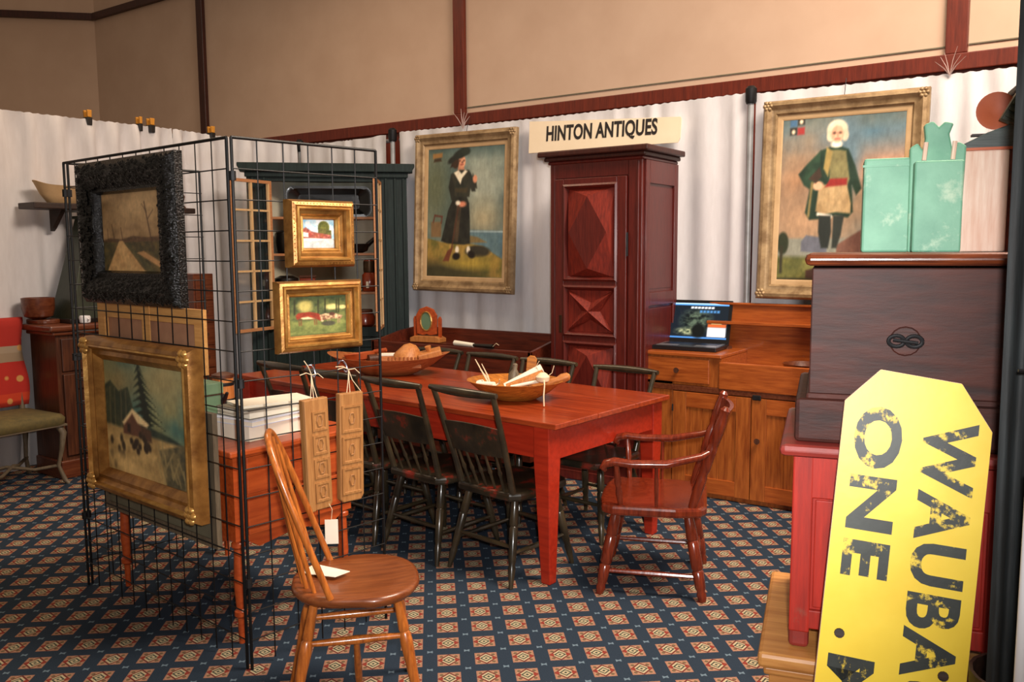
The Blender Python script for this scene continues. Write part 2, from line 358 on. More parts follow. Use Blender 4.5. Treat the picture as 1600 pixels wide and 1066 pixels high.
# carpet: a woven lattice of medallion squares with small sprigs between
def carpet():
    m = bpy.data.materials.new('carpet'); m.use_nodes = True; nt = m.node_tree; N = nt.nodes; L = nt.links
    b = N['Principled BSDF']; b.inputs['Roughness'].default_value = .95; b.inputs['Specular IOR Level'].default_value = .1
    def M(op, a, c=None, d=None):
        n = N.new('ShaderNodeMath'); n.operation = op
        for i, v in enumerate((a, c, d)):
            if v is None: continue
            if isinstance(v, (int, float)): n.inputs[i].default_value = v
            else: L.new(v, n.inputs[i])
        return n.outputs[0]
    geo = N.new('ShaderNodeNewGeometry'); sp = N.new('ShaderNodeSeparateXYZ'); L.new(geo.outputs['Position'], sp.inputs[0])
    t = .13412; a = R(40.275); x0, y0 = -0.27359, -20.92739
    cx = M('ADD', M('ADD', M('MULTIPLY', sp.outputs[0], math.cos(a) / t), M('MULTIPLY', sp.outputs[1], math.sin(a) / t)), x0 + .5 + 100)
    cy = M('ADD', M('ADD', M('MULTIPLY', sp.outputs[0], -math.sin(a) / t), M('MULTIPLY', sp.outputs[1], math.cos(a) / t)), y0 + .5 + 100)
    u = M('SUBTRACT', M('FRACT', cx), .5); v = M('SUBTRACT', M('FRACT', cy), .5)
    au = M('ABSOLUTE', M('DIVIDE', u, .300)); av = M('ABSOLUTE', M('DIVIDE', v, .318))
    mxx = M('MAXIMUM', au, av); sm = M('ADD', au, av)
    def mixc(f, A, B):
        n = N.new('ShaderNodeMix'); n.data_type = 'RGBA'; L.new(f, n.inputs[0])
        for i, q in ((6, A), (7, B)):
            if isinstance(q, tuple): n.inputs[i].default_value = q
            else: L.new(q, n.inputs[i])
        return n.outputs[2]
    navy = rgb(32, 50, 68); tan = rgb(184, 142, 112); cream = rgb(198, 182, 146); red = rgb(112, 46, 38); green = rgb(58, 66, 54); pink = rgb(172, 122, 98)
    no = N.new('ShaderNodeTexNoise'); no.inputs['Scale'].default_value = 260; no.inputs['Detail'].default_value = 2; L.new(geo.outputs['Position'], no.inputs['Vector'])
    lt = lambda x, k: M('LESS_THAN', x, k)
    body = mixc(lt(mxx, .86), pink, tan)
    body = mixc(lt(sm, 1.02), body, red)
    body = mixc(lt(sm, .80), body, cream)
    body = mixc(lt(sm, .56), body, green)
    body = mixc(lt(sm, .38), body, cream)
    body = mixc(lt(sm, .16), body, green)
    # dark buds in the corners and at the sides of the medallion
    bud = M('LESS_THAN', M('ADD', M('POWER', M('SUBTRACT', au, .66), 2), M('POWER', M('SUBTRACT', av, .62), 2)), .03)
    body = mixc(bud, body, rgb(116, 92, 66))
    side = M('LESS_THAN', M('ADD', M('POWER', M('SUBTRACT', au, .70), 2), M('MULTIPLY', M('POWER', av, 2), .8)), .035)
    body = mixc(side, body, rgb(150, 54, 40))
    # sprig at cell corners
    u2 = M('ABSOLUTE', M('SUBTRACT', M('FRACT', M('ADD', cx, .5)), .5)); v2 = M('ABSOLUTE', M('SUBTRACT', M('FRACT', M('ADD', cy, .5)), .5))
    spr = M('MULTIPLY', lt(u2, .075), M('LESS_THAN', v2, M('ADD', M('MULTIPLY', u2, .6), .025)))
    ground = mixc(spr, navy, rgb(112, 134, 150))
    colr = mixc(lt(mxx, 1.0), ground, body)
    var = N.new('ShaderNodeMix'); var.data_type = 'RGBA'; var.blend_type = 'MULTIPLY'; var.inputs[0].default_value = .55
    L.new(colr, var.inputs[6]); L.new(no.outputs['Fac'], var.inputs[7])
    br = N.new('ShaderNodeBrightContrast'); L.new(var.outputs[2], br.inputs[0]); br.inputs[1].default_value = 0.012
    L.new(br.outputs[0], b.inputs['Base Color'])
    bp = N.new('ShaderNodeBump'); bp.inputs['Strength'].default_value = .4; bp.inputs['Distance'].default_value = .004; L.new(no.outputs['Fac'], bp.inputs['Height']); L.new(bp.outputs[0], b.inputs['Normal'])
    MATS['carpet'] = m
carpet()

# ---------------------------------------------------------------- the setting
YW, XW, TOP = 5.19, -5.9, 2.39           # booth drapes
WY = 5.6                                  # ballroom wall
struct('floor', MB().add([(-15, -3, 0), (6, -3, 0), (6, 8, 0), (-15, 8, 0)], [(0, 1, 2, 3)]), 'carpet')
wb = struct('wall_back', MB().box(-9.75, 5, WY, WY + .2, 0, 5.2), 'wall_beige')
MB().box(-9.7, 5, WY - .02, WY, 0, 2.46).build('wainscot', 'trim_red', wb)
wl = struct('wall_left', MB().add([(-9.75, WY, 0), (-13.6, WY - 3.85, 0), (-13.6, WY - 3.85, 5.2), (-9.75, WY, 5.2), (-9.75, WY + .2, 0), (-13.8, WY - 3.65, 0), (-13.8, WY - 3.65, 5.2), (-9.75, WY + .2, 5.2)],
       [(0, 1, 2, 3), (7, 6, 5, 4), (0, 4, 5, 1), (2, 6, 7, 3), (1, 5, 6, 2), (0, 3, 7, 4)]), 'wall_beige')
struct('trim_1', MB().box(-9.7, 5, WY - .05, WY, 2.46, 2.555), 'trim_red', bevel=.006)
for k, (x, w) in enumerate(((-7.75, .095), (-4.40, .105), (-.80, .115), (2.7, .11))):
    struct('trim_%d' % (k + 2), MB().box(x - w / 2, x + w / 2, WY - .045, WY, 2.555, 5.2), 'trim_dark' if k == 0 else 'trim_red', bevel=.006)
struct('trim_6', MB().box(-9.73, 5, WY - .05, WY, 4.11, 4.18), 'trim_dark')
struct('trim_7', MB().add([(-9.75, WY - .01, 4.11), (-13.6, WY - 3.86, 4.11), (-13.6, WY - 3.86, 4.18), (-9.75, WY - .01, 4.18), (-9.72, WY - .05, 4.11), (-13.57, WY - 3.9, 4.11), (-13.57, WY - 3.9, 4.18), (-9.72, WY - .05, 4.18)],
       [(0, 1, 2, 3), (7, 6, 5, 4), (0, 4, 5, 1), (2, 6, 7, 3), (1, 5, 6, 2), (0, 3, 7, 4)]), 'trim_dark')
struct('trim_8', MB().box(-4.34, -.86, WY - .008, WY, 2.602, 2.609), 'backing_grey')  # thin grey strip along the wall above the rail, in two lengths
struct('trim_9', MB().box(-.74, 2.6, WY - .008, WY, 2.602, 2.609), 'backing_grey')
tag(MB().lathe([(.20, 0), (.20, 2.2), (.24, 2.32), (.24, 5.0)], 24, (-9.50, 3.62, 0)).build('column', 'pale_plaster', smooth=40), 'pale round plaster column at far left edge of the ballroom', 'column')

# ---------------------------------------------------------------- pipe and drape
def drape(name, m, P0, P1, z0, z1, folds, amp, seed, label, gather=True, rows=26, per=9):
    rs = random.Random(seed); P0 = Vector((*P0, 0)); P1 = Vector((*P1, 0)); d = P1 - P0; Lh = d.length; d.normalize(); n = Vector((d.y, -d.x, 0))
    if n.dot(-P0) < 0: n = -n
    nx = folds * per; ph = []; a = 0
    w = [rs.uniform(.6, 1.5) for _ in range(folds)]; tot = sum(w); am = [rs.uniform(.5, 1.2) for _ in range(folds)]
    cols = []
    acc = 0
    for i in range(folds):
        for k in range(per):
            t = k / per; cols.append(((acc + t * w[i]) / tot, math.sin(2 * math.pi * t) * am[i], t))
        acc += w[i]
    cols.append((1, 0, 0))
    vs = []
    for j in range(rows + 1):
        v = j / rows; z = z0 + (z1 - z0) * v
        head = max(0, (z - (z1 - .075)) / .075)
        for (s, dd, t) in cols:
            sway = .25 * math.sin(v * 3 + s * 9 + seed) + .8
            off = amp * dd * sway * (1 - .75 * head) + amp * .25 * math.sin(s * 60 + v * 5) * (1 - head)
            zz = z + (.0035 * math.sin(s * 300 + seed) * head if gather else 0) - .012 * math.sin(math.pi * s) * head
            if z1 - z < .09: off += .012 * math.sin(math.pi * min(1, (z1 - z) / .075))
            p = P0 + d * (s * Lh) + n * off; vs.append((p.x, p.y, zz))
    k = len(cols); fs = [(j * k + i, j * k + i + 1, (j + 1) * k + i + 1, (j + 1) * k + i) for j in range(rows) for i in range(k - 1)]
    o = MB().add(vs, fs).build(name, m, smooth=180); return tag(o, label, 'curtain')
drape('drape', 'drape_white', (XW, 1.0), (XW, 3.95), .03, TOP, 17, .036, 3, 'white fabric drape behind the wooden cabinet and wall shelf at left')
drape('drape', 'drape_white', (XW, 3.96), (XW, YW - .02), .03, TOP, 8, .026, 5, 'white fabric drape left of the dark green corner cupboard')
drape('drape', 'drape_white', (XW + .02, YW), (-4.86, YW), .03, TOP, 6, .02, 7, 'white fabric drape behind the dark green corner cupboard, right side')
drape('drape', 'drape_white', (-4.715, YW), (-1.875, YW), .03, TOP + .01, 16, .012, 11, 'white fabric drape behind the red armoire and the portrait of a woman')
drape('drape', 'drape_white', (-1.825, YW), (1.2, YW), .03, TOP, 17, .014, 13, 'white fabric drape behind the portrait of a man in a green coat')
def upright(x, y, label):
    t = thing('drape_upright', label, 'pipe stand', (x, y, 0), 0, 'pipe and drape uprights')
    MB().tube([(0, 0, .02), (0, 0, 2.38)], .019, 12).build('pole', 'pipe_metal', t, 40)
    MB().lathe([(.028, 2.33), (.034, 2.345), (.034, 2.42), (.02, 2.435)], 14).build('slip_collar', 'iron', t, 40)
    MB().box(-.2, .2, -.18, .18, 0, .012).build('base_plate', 'iron', t, bevel=.003)
    return t
upright(-4.785, YW - .005, 'grey metal drape upright between the green cupboard and the portrait of a woman')
upright(-1.85, YW - .012, 'grey metal drape upright left of the portrait of a man')
upright(XW + .03 - .05, YW + .03, 'grey metal drape upright in the booth corner behind the green cupboard')
def crossbar(p0, p1, label):
    tag(MB().tube([p0, p1], .016, 10).build('crossbar', 'pipe_metal', smooth=40), label, 'pipe')
crossbar((XW - .045, 1.0, TOP - .045), (XW - .045, YW, TOP - .045), 'grey crossbar holding up the left white drapes')
crossbar((XW, YW + .045, TOP - .045), (-4.82, YW + .045, TOP - .045), 'grey crossbar above the corner cupboard in the drape hem')
crossbar((-4.75, YW + .045, TOP - .045), (-1.87, YW + .045, TOP - .045), 'grey crossbar holding up the drape behind the red armoire')
crossbar((-1.81, YW + .045, TOP - .045), (1.2, YW + .045, TOP - .045), 'grey crossbar holding up the drape behind the portrait of a man')
def clamp(y, label, s=1):
    t = thing('spring_clamp', label, 'clamp', (XW, y, TOP - .05), R(-90), 'clamps along the drape top')
    MB().prism([(-.016 * s, 0), (.016 * s, 0), (.02 * s, .055), (-.02 * s, .055)], -.03, .03).build('jaw', 'black_plastic', t, bevel=.004)
    for k in (-1, 1):
        MB().prism([(-.014 * s, .055), (.014 * s, .055), (.017 * s, .105), (-.017 * s, .105)], k * .022 - .008, k * .022 + .008).build('handle', 'clamp_orange', t, bevel=.004)
clamp(3.30, 'orange-handled black spring clamp standing alone on left drape top')
clamp(3.685, 'smaller orange spring clamp of the pair on the left drape top', .7)
clamp(3.777, 'larger orange spring clamp of the pair on the left drape top', 1.1)
clamp(4.30, 'orange-handled black spring clamp above the wire grid corner')
def plastic_fan(x, label, seed):
    rs = random.Random(seed); t = thing('cable_tie_fan', label, 'cable tie', (x, YW - .015, TOP - .02))
    for k in range(6):
        a = R(-40 + 80 * k / 5 + rs.uniform(-6, 6)); l = rs.uniform(.10, .16)
        MB().tube([(0, 0, 0), (math.sin(a) * l * .4, -.01, math.cos(a) * l * .5), (math.sin(a) * l, -.01, math.cos(a) * l)], [.006, .005, .002], 6, .4).build('tie_strip', 'clear_plastic', t, 40)
plastic_fan(-4.06, 'clear plastic tie tails sprouting above the portrait of a woman', 2)
plastic_fan(-.77, 'clear plastic tie tails sprouting above the portrait of a man', 4)
drape('black_drape', 'drape_black', (-.150, 1.70), (.45, 1.95), 0.0, 2.45, 9, .030, 21, 'black hanging drape at the right edge beside the yellow sign', False)
tag(MB().tube([(-.12, 1.64, 1.255), (.02, 1.68, 1.262)], .003, 6).build('tie_cord', 'black_plastic', smooth=40), 'thin black cord tied around the black drape', 'cord')

t = thing('white_pole', 'slim white pole in front of black drape at the right edge', 'pole', (-.087, 1.574, 0))
MB().tube([(0, 0, .01), (0, 0, 1.10)], .010, 12).build('pole', 'white_thing', t, 40); MB().lathe([(.06, 0), (.06, .008), (.014, .016)], 20).build('base', 'white_thing', t, 40)

# ---------------------------------------------------------------- wire grid display
GK, GA, GB = Vector((-2.404, 1.818, 0)), Vector((-3.642, 1.918, 0)), Vector((-2.30, 2.403, 0))
GH, CELL = 1.835, .1016
def grid_panel(P0, P1, nc, label, shared={}):
    d = P1 - P0; Lg = d.length; rz = math.atan2(d.y, d.x)
    t = thing('grid_panel', label, 'display grid', tuple(P0), rz, 'black wire display grid panels')
    for x in (.006, Lg - .006):
        MB().tube([(x, 0, 0), (x, 0, GH)], .0055, 8).build('side_post', 'black_metal', t, 40)
    MB().tube([(.006, 0, GH), (Lg - .006, 0, GH)], .0055, 8).build('top_rail', 'black_metal', t, 40)
    key = 'v'
    if key not in shared: shared[key] = MB().tube([(0, 0, 0.015), (0, 0, GH)], .0024, 6).mesh('upright_wire', 40)
    for i in range(1, nc):
        o = bpy.data.objects.new('upright_wire', shared[key]); col.objects.link(o); o.parent = t; o.location = (Lg * i / nc, .003, 0)
        if not o.data.materials: o.data.materials.append(MATS['black_metal'])
    hk = ('h', round(Lg, 2))
    if hk not in shared: shared[hk] = MB().tube([(.006, 0, 0), (Lg - .006, 0, 0)], .0024, 6).mesh('cross_wire', 40); shared[hk].materials.append(MATS['black_metal'])
    k = 1
    while GH - k * CELL > .05:
        o = bpy.data.objects.new('cross_wire', shared[hk]); col.objects.link(o); o.parent = t; o.location = (0, -.003, GH - k * CELL); k += 1
    for z in (GH - .14, 1.0, .30):
        MB().tube([(.006, 0, z), (.006, 0, z + .03)], .012, 8).build('joiner_clip', 'iron', t, 40)
    return t
_a = (GK - GA).normalized(); _b = (GB - GK).normalized()
grid_panel(GA, GK - _a * .008, 12, 'wide black wire grid panel carrying the black-framed and winter pictures')
grid_panel(GK + _a * .004, GB, 6, 'narrow black wire grid panel carrying two small gilt pictures')
grid_panel(GA + _b * .012, GA + _b * .60, 6, 'narrow black wire grid panel at the back, behind the black-framed picture')
RZA = math.atan2(_a.y, _a.x); RZB = math.atan2(_b.y, _b.x)
NA = Vector((_a.y, -_a.x, 0)); NB = Vector((_b.y, -_b.x, 0))
def onA(s, z, off): p = GK - _a * s + NA * off; return (p.x, p.y, z)
def onB(s, z, off): p = GK + _b * s + NB * off; return (p.x, p.y, z)

# ---------------------------------------------------------------- paintings
def framed(name, label, loc, rz, w, h, prof, fm, art, inset, liner=None, lm=None, tilt=0, cat='painting', depth=None):
    t = thing(name, label, cat, loc, rot=(R(tilt), 0, rz))
    MB().ring(-w / 2, w / 2, 0, h, prof).build('frame', fm, t, 30)
    if liner: MB().ring(-w / 2 + inset - liner, w / 2 - inset + liner, inset - liner, h - inset + liner, [(0, .004), (0, .016), (liner * .7, .014), (liner, .008)]).build('liner', lm, t, 30)
    MB().box(-w / 2 + .01, w / 2 - .01, -.003, .004, .01, h - .01).build('backboard', 'backing_grey', t)
    if fm == 'gold':  # rims in a brighter gold: ridge highlights put into the colour
        MB().ring(-w / 2 + inset - .014, w / 2 - inset + .014, inset - .014, h - inset + .014, [(0, .006), (.002, .022), (.007, .026), (.012, .02), (.014, .006)]).build('inner_rim', 'gold_bright', t, 30)
        e = inset * .34; MB().ring(-w / 2 + e, w / 2 - e, e, h - e, [(0, prof[3][1] - .012), (.002, prof[3][1] + .002), (.008, prof[3][1] + .004), (.013, prof[3][1] - .012)]).build('outer_rim', 'gold_bright', t, 30)
    if art: art.build('canvas', 'oil_paint', t, -w / 2 + inset, inset, -.0065)
    return t
def art_road(w, h):
    a = Art(w, h, 110, (150, 118, 78)); U, V = a.U, a.V
    a.put(np.ones_like(U), (158, 124, 84), (128, 98, 62), 5, 3)
    a.put(a.ell(.55, .8, .35, .16, 5, .2), (172, 138, 94))
    a.put((.40 - V) / .02, (96, 76, 40), (60, 54, 32), 14, 5)
    a.put(a.poly([(0, .40), (.12, .43), (.3, .41), (.5, .45), (.72, .43), (1, .45), (1, .38), (0, .37)]), (74, 52, 34), (98, 68, 44), 30, 8)
    a.put(a.poly([(.27, .39), (.33, .39), (.66, .02), (.70, 0), (.05, 0)]), (190, 148, 92), (168, 124, 74), 12, 9)
    a.put(a.poly([(.36, .36), (.72, 0), (.84, 0), (.42, .36)]), (66, 62, 38), (90, 80, 44), 18, 11)
    a.put(a.poly([(.55, .24), (.98, .02), (1, .08), (.66, .26)]), (170, 122, 74))
    a.put(a.poly([(0, .38), (.22, .38), (.04, .08), (0, .1)]), (64, 58, 34), (96, 82, 44), 18, 12)
    for x0, y0, x1, y1, ww in ((.81, .26, .70, .86, .007), (.75, .66, .83, .76, .003), (.73, .74, .66, .84, .003), (.33, .40, .31, .56, .004), (.20, .38, .16, .6, .004), (.09, .40, .08, .55, .003)):
        a.put(a.line(x0, y0, x1, y1, ww), (72, 50, 34))
    return a
def art_winter(w, h):
    a = Art(w, h, 110, (70, 100, 88)); U, V = a.U, a.V
    a.put(np.ones_like(U), (62, 96, 86), (128, 122, 76), 3, 21)
    a.put(a.ell(.75, .85, .3, .2, 0, .3), (148, 134, 88)); a.put(a.ell(.2, .78, .18, .12, 0, .2), (120, 106, 66))
    a.put(a.poly([(0, .72), (.1, .78), (.2, .70), (.32, .75), (.4, .5), (.4, .4), (0, .4)]), (36, 50, 38), (56, 62, 42), 16, 22)
    a.put(a.poly([(.4, .5), (.62, .45), (.8, .42), (1, .36), (1, .3), (.4, .35)]), (34, 48, 42), (50, 62, 48), 18, 24)
    for k in range(9):
        y = .97 - k * .058; ww = .03 + k * .021; cx = .45 + .012 * k
        a.put(a.poly([(cx, y + .05), (cx + ww, y - .045), (cx + ww * .4, y - .02), (cx, y - .05), (cx - ww * .4, y - .015), (cx - ww, y - .04)]), (22, 34, 26))
        a.put(a.line(cx + ww * .2, y - .005, cx + ww * .85, y - .04, .006), (140, 140, 96))
    for x in (.08, .14, .22, .28): a.put(a.line(x, .4, x + .01, .72, .005), (88, 82, 56))
    a.put((.43 - V - .05 * U) / .03, (176, 144, 88), (138, 110, 64), 10, 27)
    a.put(a.poly([(.24, .46), (.36, .56), (.47, .44), (.47, .36), (.24, .36)]), (92, 56, 40))
    a.put(a.poly([(.23, .45), (.36, .58), (.56, .48), (.53, .45), (.42, .47), (.36, .54), (.25, .43)]), (206, 176, 124))
    a.put(a.poly([(.47, .46), (.58, .43), (.58, .34), (.47, .34)]), (74, 50, 36))
    a.put(a.poly([(.29, .45), (.33, .45), (.33, .38), (.29, .38)]), (40, 28, 22))
    rs = random.Random(8)
    for k in range(16): a.put(a.ell(.46 + rs.gauss(0, .07), .27 + rs.gauss(0, .035), .022, .028), (44, 34, 26))
    for k in range(10): a.put(a.ell(.16 + rs.gauss(0, .06), .2 + rs.gauss(0, .05), .02, .035), (58, 48, 32))
    a.put(a.poly([(.66, .3), (1, .4), (1, 0), (.74, 0)]), (66, 64, 48), (110, 96, 62), 14, 29)
    for k in range(14):
        x = .68 + rs.random() * .3; y = rs.random() * .25; a.put(a.line(x, y, x + rs.uniform(-.1, .1), y + .14, .005), (140, 122, 78))
    a.put(a.ell(.3, .1, .25, .07, -8, .1), (190, 156, 96)); a.put((.03 - V) / .02, (52, 48, 34))
    return a
def art_village(w, h):
    a = Art(w, h, 56, (150, 190, 214)); U, V = a.U, a.V
    a.put((V - .35) / .3, (120, 176, 208), (206, 214, 214), 5, 31)
    a.put(a.ell(.68, .72, .18, .22), (112, 112, 44), (80, 88, 40), 14, 32); a.put(a.poly([(.5, .7), (.92, .62), (.92, .34), (.5, .34)]), (96, 92, 44), (66, 70, 36), 14, 33)
    a.put(a.poly([(0, .62), (.12, .72), (.3, .58), (.55, .52), (.9, .46), (.9, .32), (0, .34)]), (172, 96, 80), (128, 60, 54), 16, 34)
    a.put(a.poly([(.02, .56), (.2, .52), (.2, .38), (.02, .4)]), (222, 208, 202))
    a.put(a.ell(.25, .47, .05, .06), (150, 60, 54)); a.put(a.ell(.45, .46, .04, .06), (136, 70, 46)); a.put(a.ell(.62, .44, .05, .06), (150, 76, 50))
    a.put((.34 - V) / .03, (176, 180, 180), (150, 160, 164), 8, 36); a.put(a.ell(.3, .3, .3, .04), (224, 220, 210))
    return a
def art_cows(w, h):
    a = Art(w, h, 90, (70, 84, 52)); U, V = a.U, a.V
    a.put(np.ones_like(U), (60, 72, 46), (96, 104, 56), 8, 41)
    a.put(a.ell(.28, .75, .12, .16, 0, .08), (168, 156, 84)); a.put(a.ell(.75, .70, .12, .07, 0, .05), (206, 190, 116)); a.put(a.ell(.93, .68, .07, .05, 0, .03), (206, 190, 120))
    for x in (.62, .82, .86, .5, .1): a.put(a.line(x, .55, x + .01, 1, .012), (46, 48, 32))
    a.put((V - .86) / .1, (48, 62, 42), (70, 82, 50), 12, 42)
    a.put((.42 - V) / .06, (110, 118, 62), (84, 96, 50), 10, 43)
    a.put(a.poly([(.12, .5), (.16, .58), (.35, .60), (.5, .55), (.58, .46), (.56, .36), (.5, .38), (.44, .44), (.2, .45), (.14, .42)]), (150, 52, 34), (118, 38, 26), 16, 44)
    a.put(a.ell(.33, .5, .2, .085, -4), (146, 52, 34), (116, 40, 28), 16, 46); a.put(a.ell(.56, .42, .045, .06, 20), (140, 56, 40)); a.put(a.ell(.57, .36, .022, .03), (206, 180, 140))
    for x in (.17, .205, .43, .465): a.put(a.line(x, .46, x + .008, .27, .006), (112, 54, 38))
    for x in (.66, .70, .84, .87): a.put(a.line(x, .42, x + .004, .28, .006), (150, 120, 92))
    a.put(a.poly([(.2, .46), (.32, .48), (.44, .42), (.24, .42)]), (206, 186, 140))
    a.put(a.poly([(.52, .5), (.62, .54), (.8, .52), (.93, .46), (.9, .38), (.72, .40), (.56, .36)]), (196, 170, 128), (110, 70, 52), 22, 45)
    a.put(a.ell(.68, .28, .12, .06), (66, 66, 52)); a.put(a.ell(.74, .52, .05, .04), (80, 50, 40)); a.put((.06 - V) / .04, (70, 80, 44))
    return a
def art_lady(w, h):
    a = Art(w, h, 130, (80, 100, 100)); U, V = a.U, a.V
    a.put(np.ones_like(U), (62, 84, 86), (112, 126, 116), 4, 51); a.put(a.ell(.72, .72, .25, .2, 20, .2), (134, 142, 128)); a.put(a.ell(.1, .7, .2, .3, 0, .3), (86, 94, 72))
    a.put((V - .9) / .15, (44, 66, 66)); a.put(a.ell(.75, .45, .22, .12, 0, .2), (140, 132, 104))
    a.put(a.poly([(.4, .37), (1, .355), (1, .16), (.6, .2)]), (72, 100, 110), (88, 116, 122), 10, 52)
    a.put(a.line(.5, .355, 1, .35, .004), (150, 168, 170))
    a.put(a.poly([(.5, .33), (.68, .31), (.8, .27), (.5, .26)]), (112, 96, 60))
    a.put(a.poly([(0, .3), (.2, .27), (.5, .27), (.75, .24), (1, .14), (1, 0), (0, 0)]), (150, 120, 54), (96, 92, 40), 10, 54)
    a.put(a.ell(.68, .20, .16, .045), (48, 46, 36)); a.put(a.ell(.2, .03, .5, .09, 0, .1), (56, 54, 34)); a.put(a.ell(.6, .11, .28, .045, 0, .06), (156, 132, 50))
    a.put(a.poly([(.05, .31), (.19, .31), (.19, .43), (.05, .43)]), (112, 88, 58)); a.put(a.line(.08, .43, .10, .48, .006), (90, 40, 30)); a.put(a.line(.10, .48, .2, .47, .006), (90, 40, 30)); a.put(a.line(.2, .47, .19, .42, .006), (90, 40, 30))
    # figure
    a.put(a.poly([(.19, .28), (.27, .26), (.40, .255), (.50, .25), (.58, .26), (.575, .42), (.56, .57), (.52, .63), (.36, .63), (.28, .52), (.23, .38)]), (38, 40, 34), (24, 26, 24), 12, 55)
    a.put(a.poly([(.34, .27), (.42, .27), (.46, .57), (.40, .6)]), (72, 58, 42), (46, 42, 34), 14, 56)
    a.put(a.poly([(.31, .80), (.42, .835), (.55, .825), (.60, .77), (.62, .69), (.66, .68), (.65, .73), (.60, .80), (.56, .62), (.35, .62)]), (34, 38, 32), (50, 50, 40), 14, 57)
    a.put(a.poly([(.31, .80), (.28, .70), (.32, .60), (.42, .555), (.44, .585), (.37, .63), (.36, .70)]), (36, 38, 32))
    a.put(a.poly([(.57, .80), (.63, .72), (.64, .66), (.59, .66), (.55, .72)]), (40, 42, 36))
    a.put(a.ell(.63, .755, .028, .03), (196, 128, 96)); a.put(a.ell(.47, .565, .05, .022), (186, 112, 84)); a.put(a.ell(.41, .575, .03, .018), (214, 204, 184))
    a.put(a.poly([(.35, .81), (.41, .83), (.45, .80), (.50, .83), (.53, .815), (.46, .765), (.44, .72)]), (218, 206, 180))
    a.put(a.poly([(.40, .83), (.49, .83), (.48, .87), (.41, .87)]), (180, 118, 90)); a.put(a.ell(.445, .895, .055, .05), (196, 130, 98)); a.put(a.ell(.475, .885, .025, .03), (206, 146, 110))
    a.put(a.poly([(.30, .85), (.36, .86), (.385, .92), (.34, .93)]), (46, 32, 24)); a.put(a.ell(.37, .89, .045, .05), (52, 36, 26))
    a.put(a.ell(.44, .955, .11, .035, 20), (30, 36, 30)); a.put(a.ell(.5, .97, .06, .03), (36, 44, 36)); a.put(a.ell(.32, .91, .06, .022, 30), (32, 34, 28))
    for x in (.425, .46, .48): a.put(a.ell(x, .90 if x != .46 else .888, .008, .005), (60, 30, 24))
    a.put(a.line(.44, .87, .47, .872, .004), (140, 50, 44))
    a.put(a.poly([(.37, .66), (.53, .65), (.54, .69), (.37, .69)]), (58, 52, 36))
    a.put(a.ell(.41, .21, .025, .03), (206, 196, 176)); a.put(a.ell(.56, .21, .025, .03), (206, 196, 176)); a.put(a.ell(.40, .16, .05, .028, 10), (26, 22, 18)); a.put(a.ell(.60, .175, .05, .028, -20), (26, 22, 18))
    a.put(a.line(.42, .55, .33, .2, .006), (74, 40, 28)); a.put(a.poly([(.28, .2), (.36, .24), (.3, .12), (.22, .12)]), (100, 52, 34))
    a.put(a.poly([(.06, .925), (.19, .935), (.19, .97), (.06, .965)]), (134, 96, 50)); a.put(a.poly([(.07, .90), (.18, .905), (.17, .93), (.08, .925)]), (56, 42, 26))
    return a
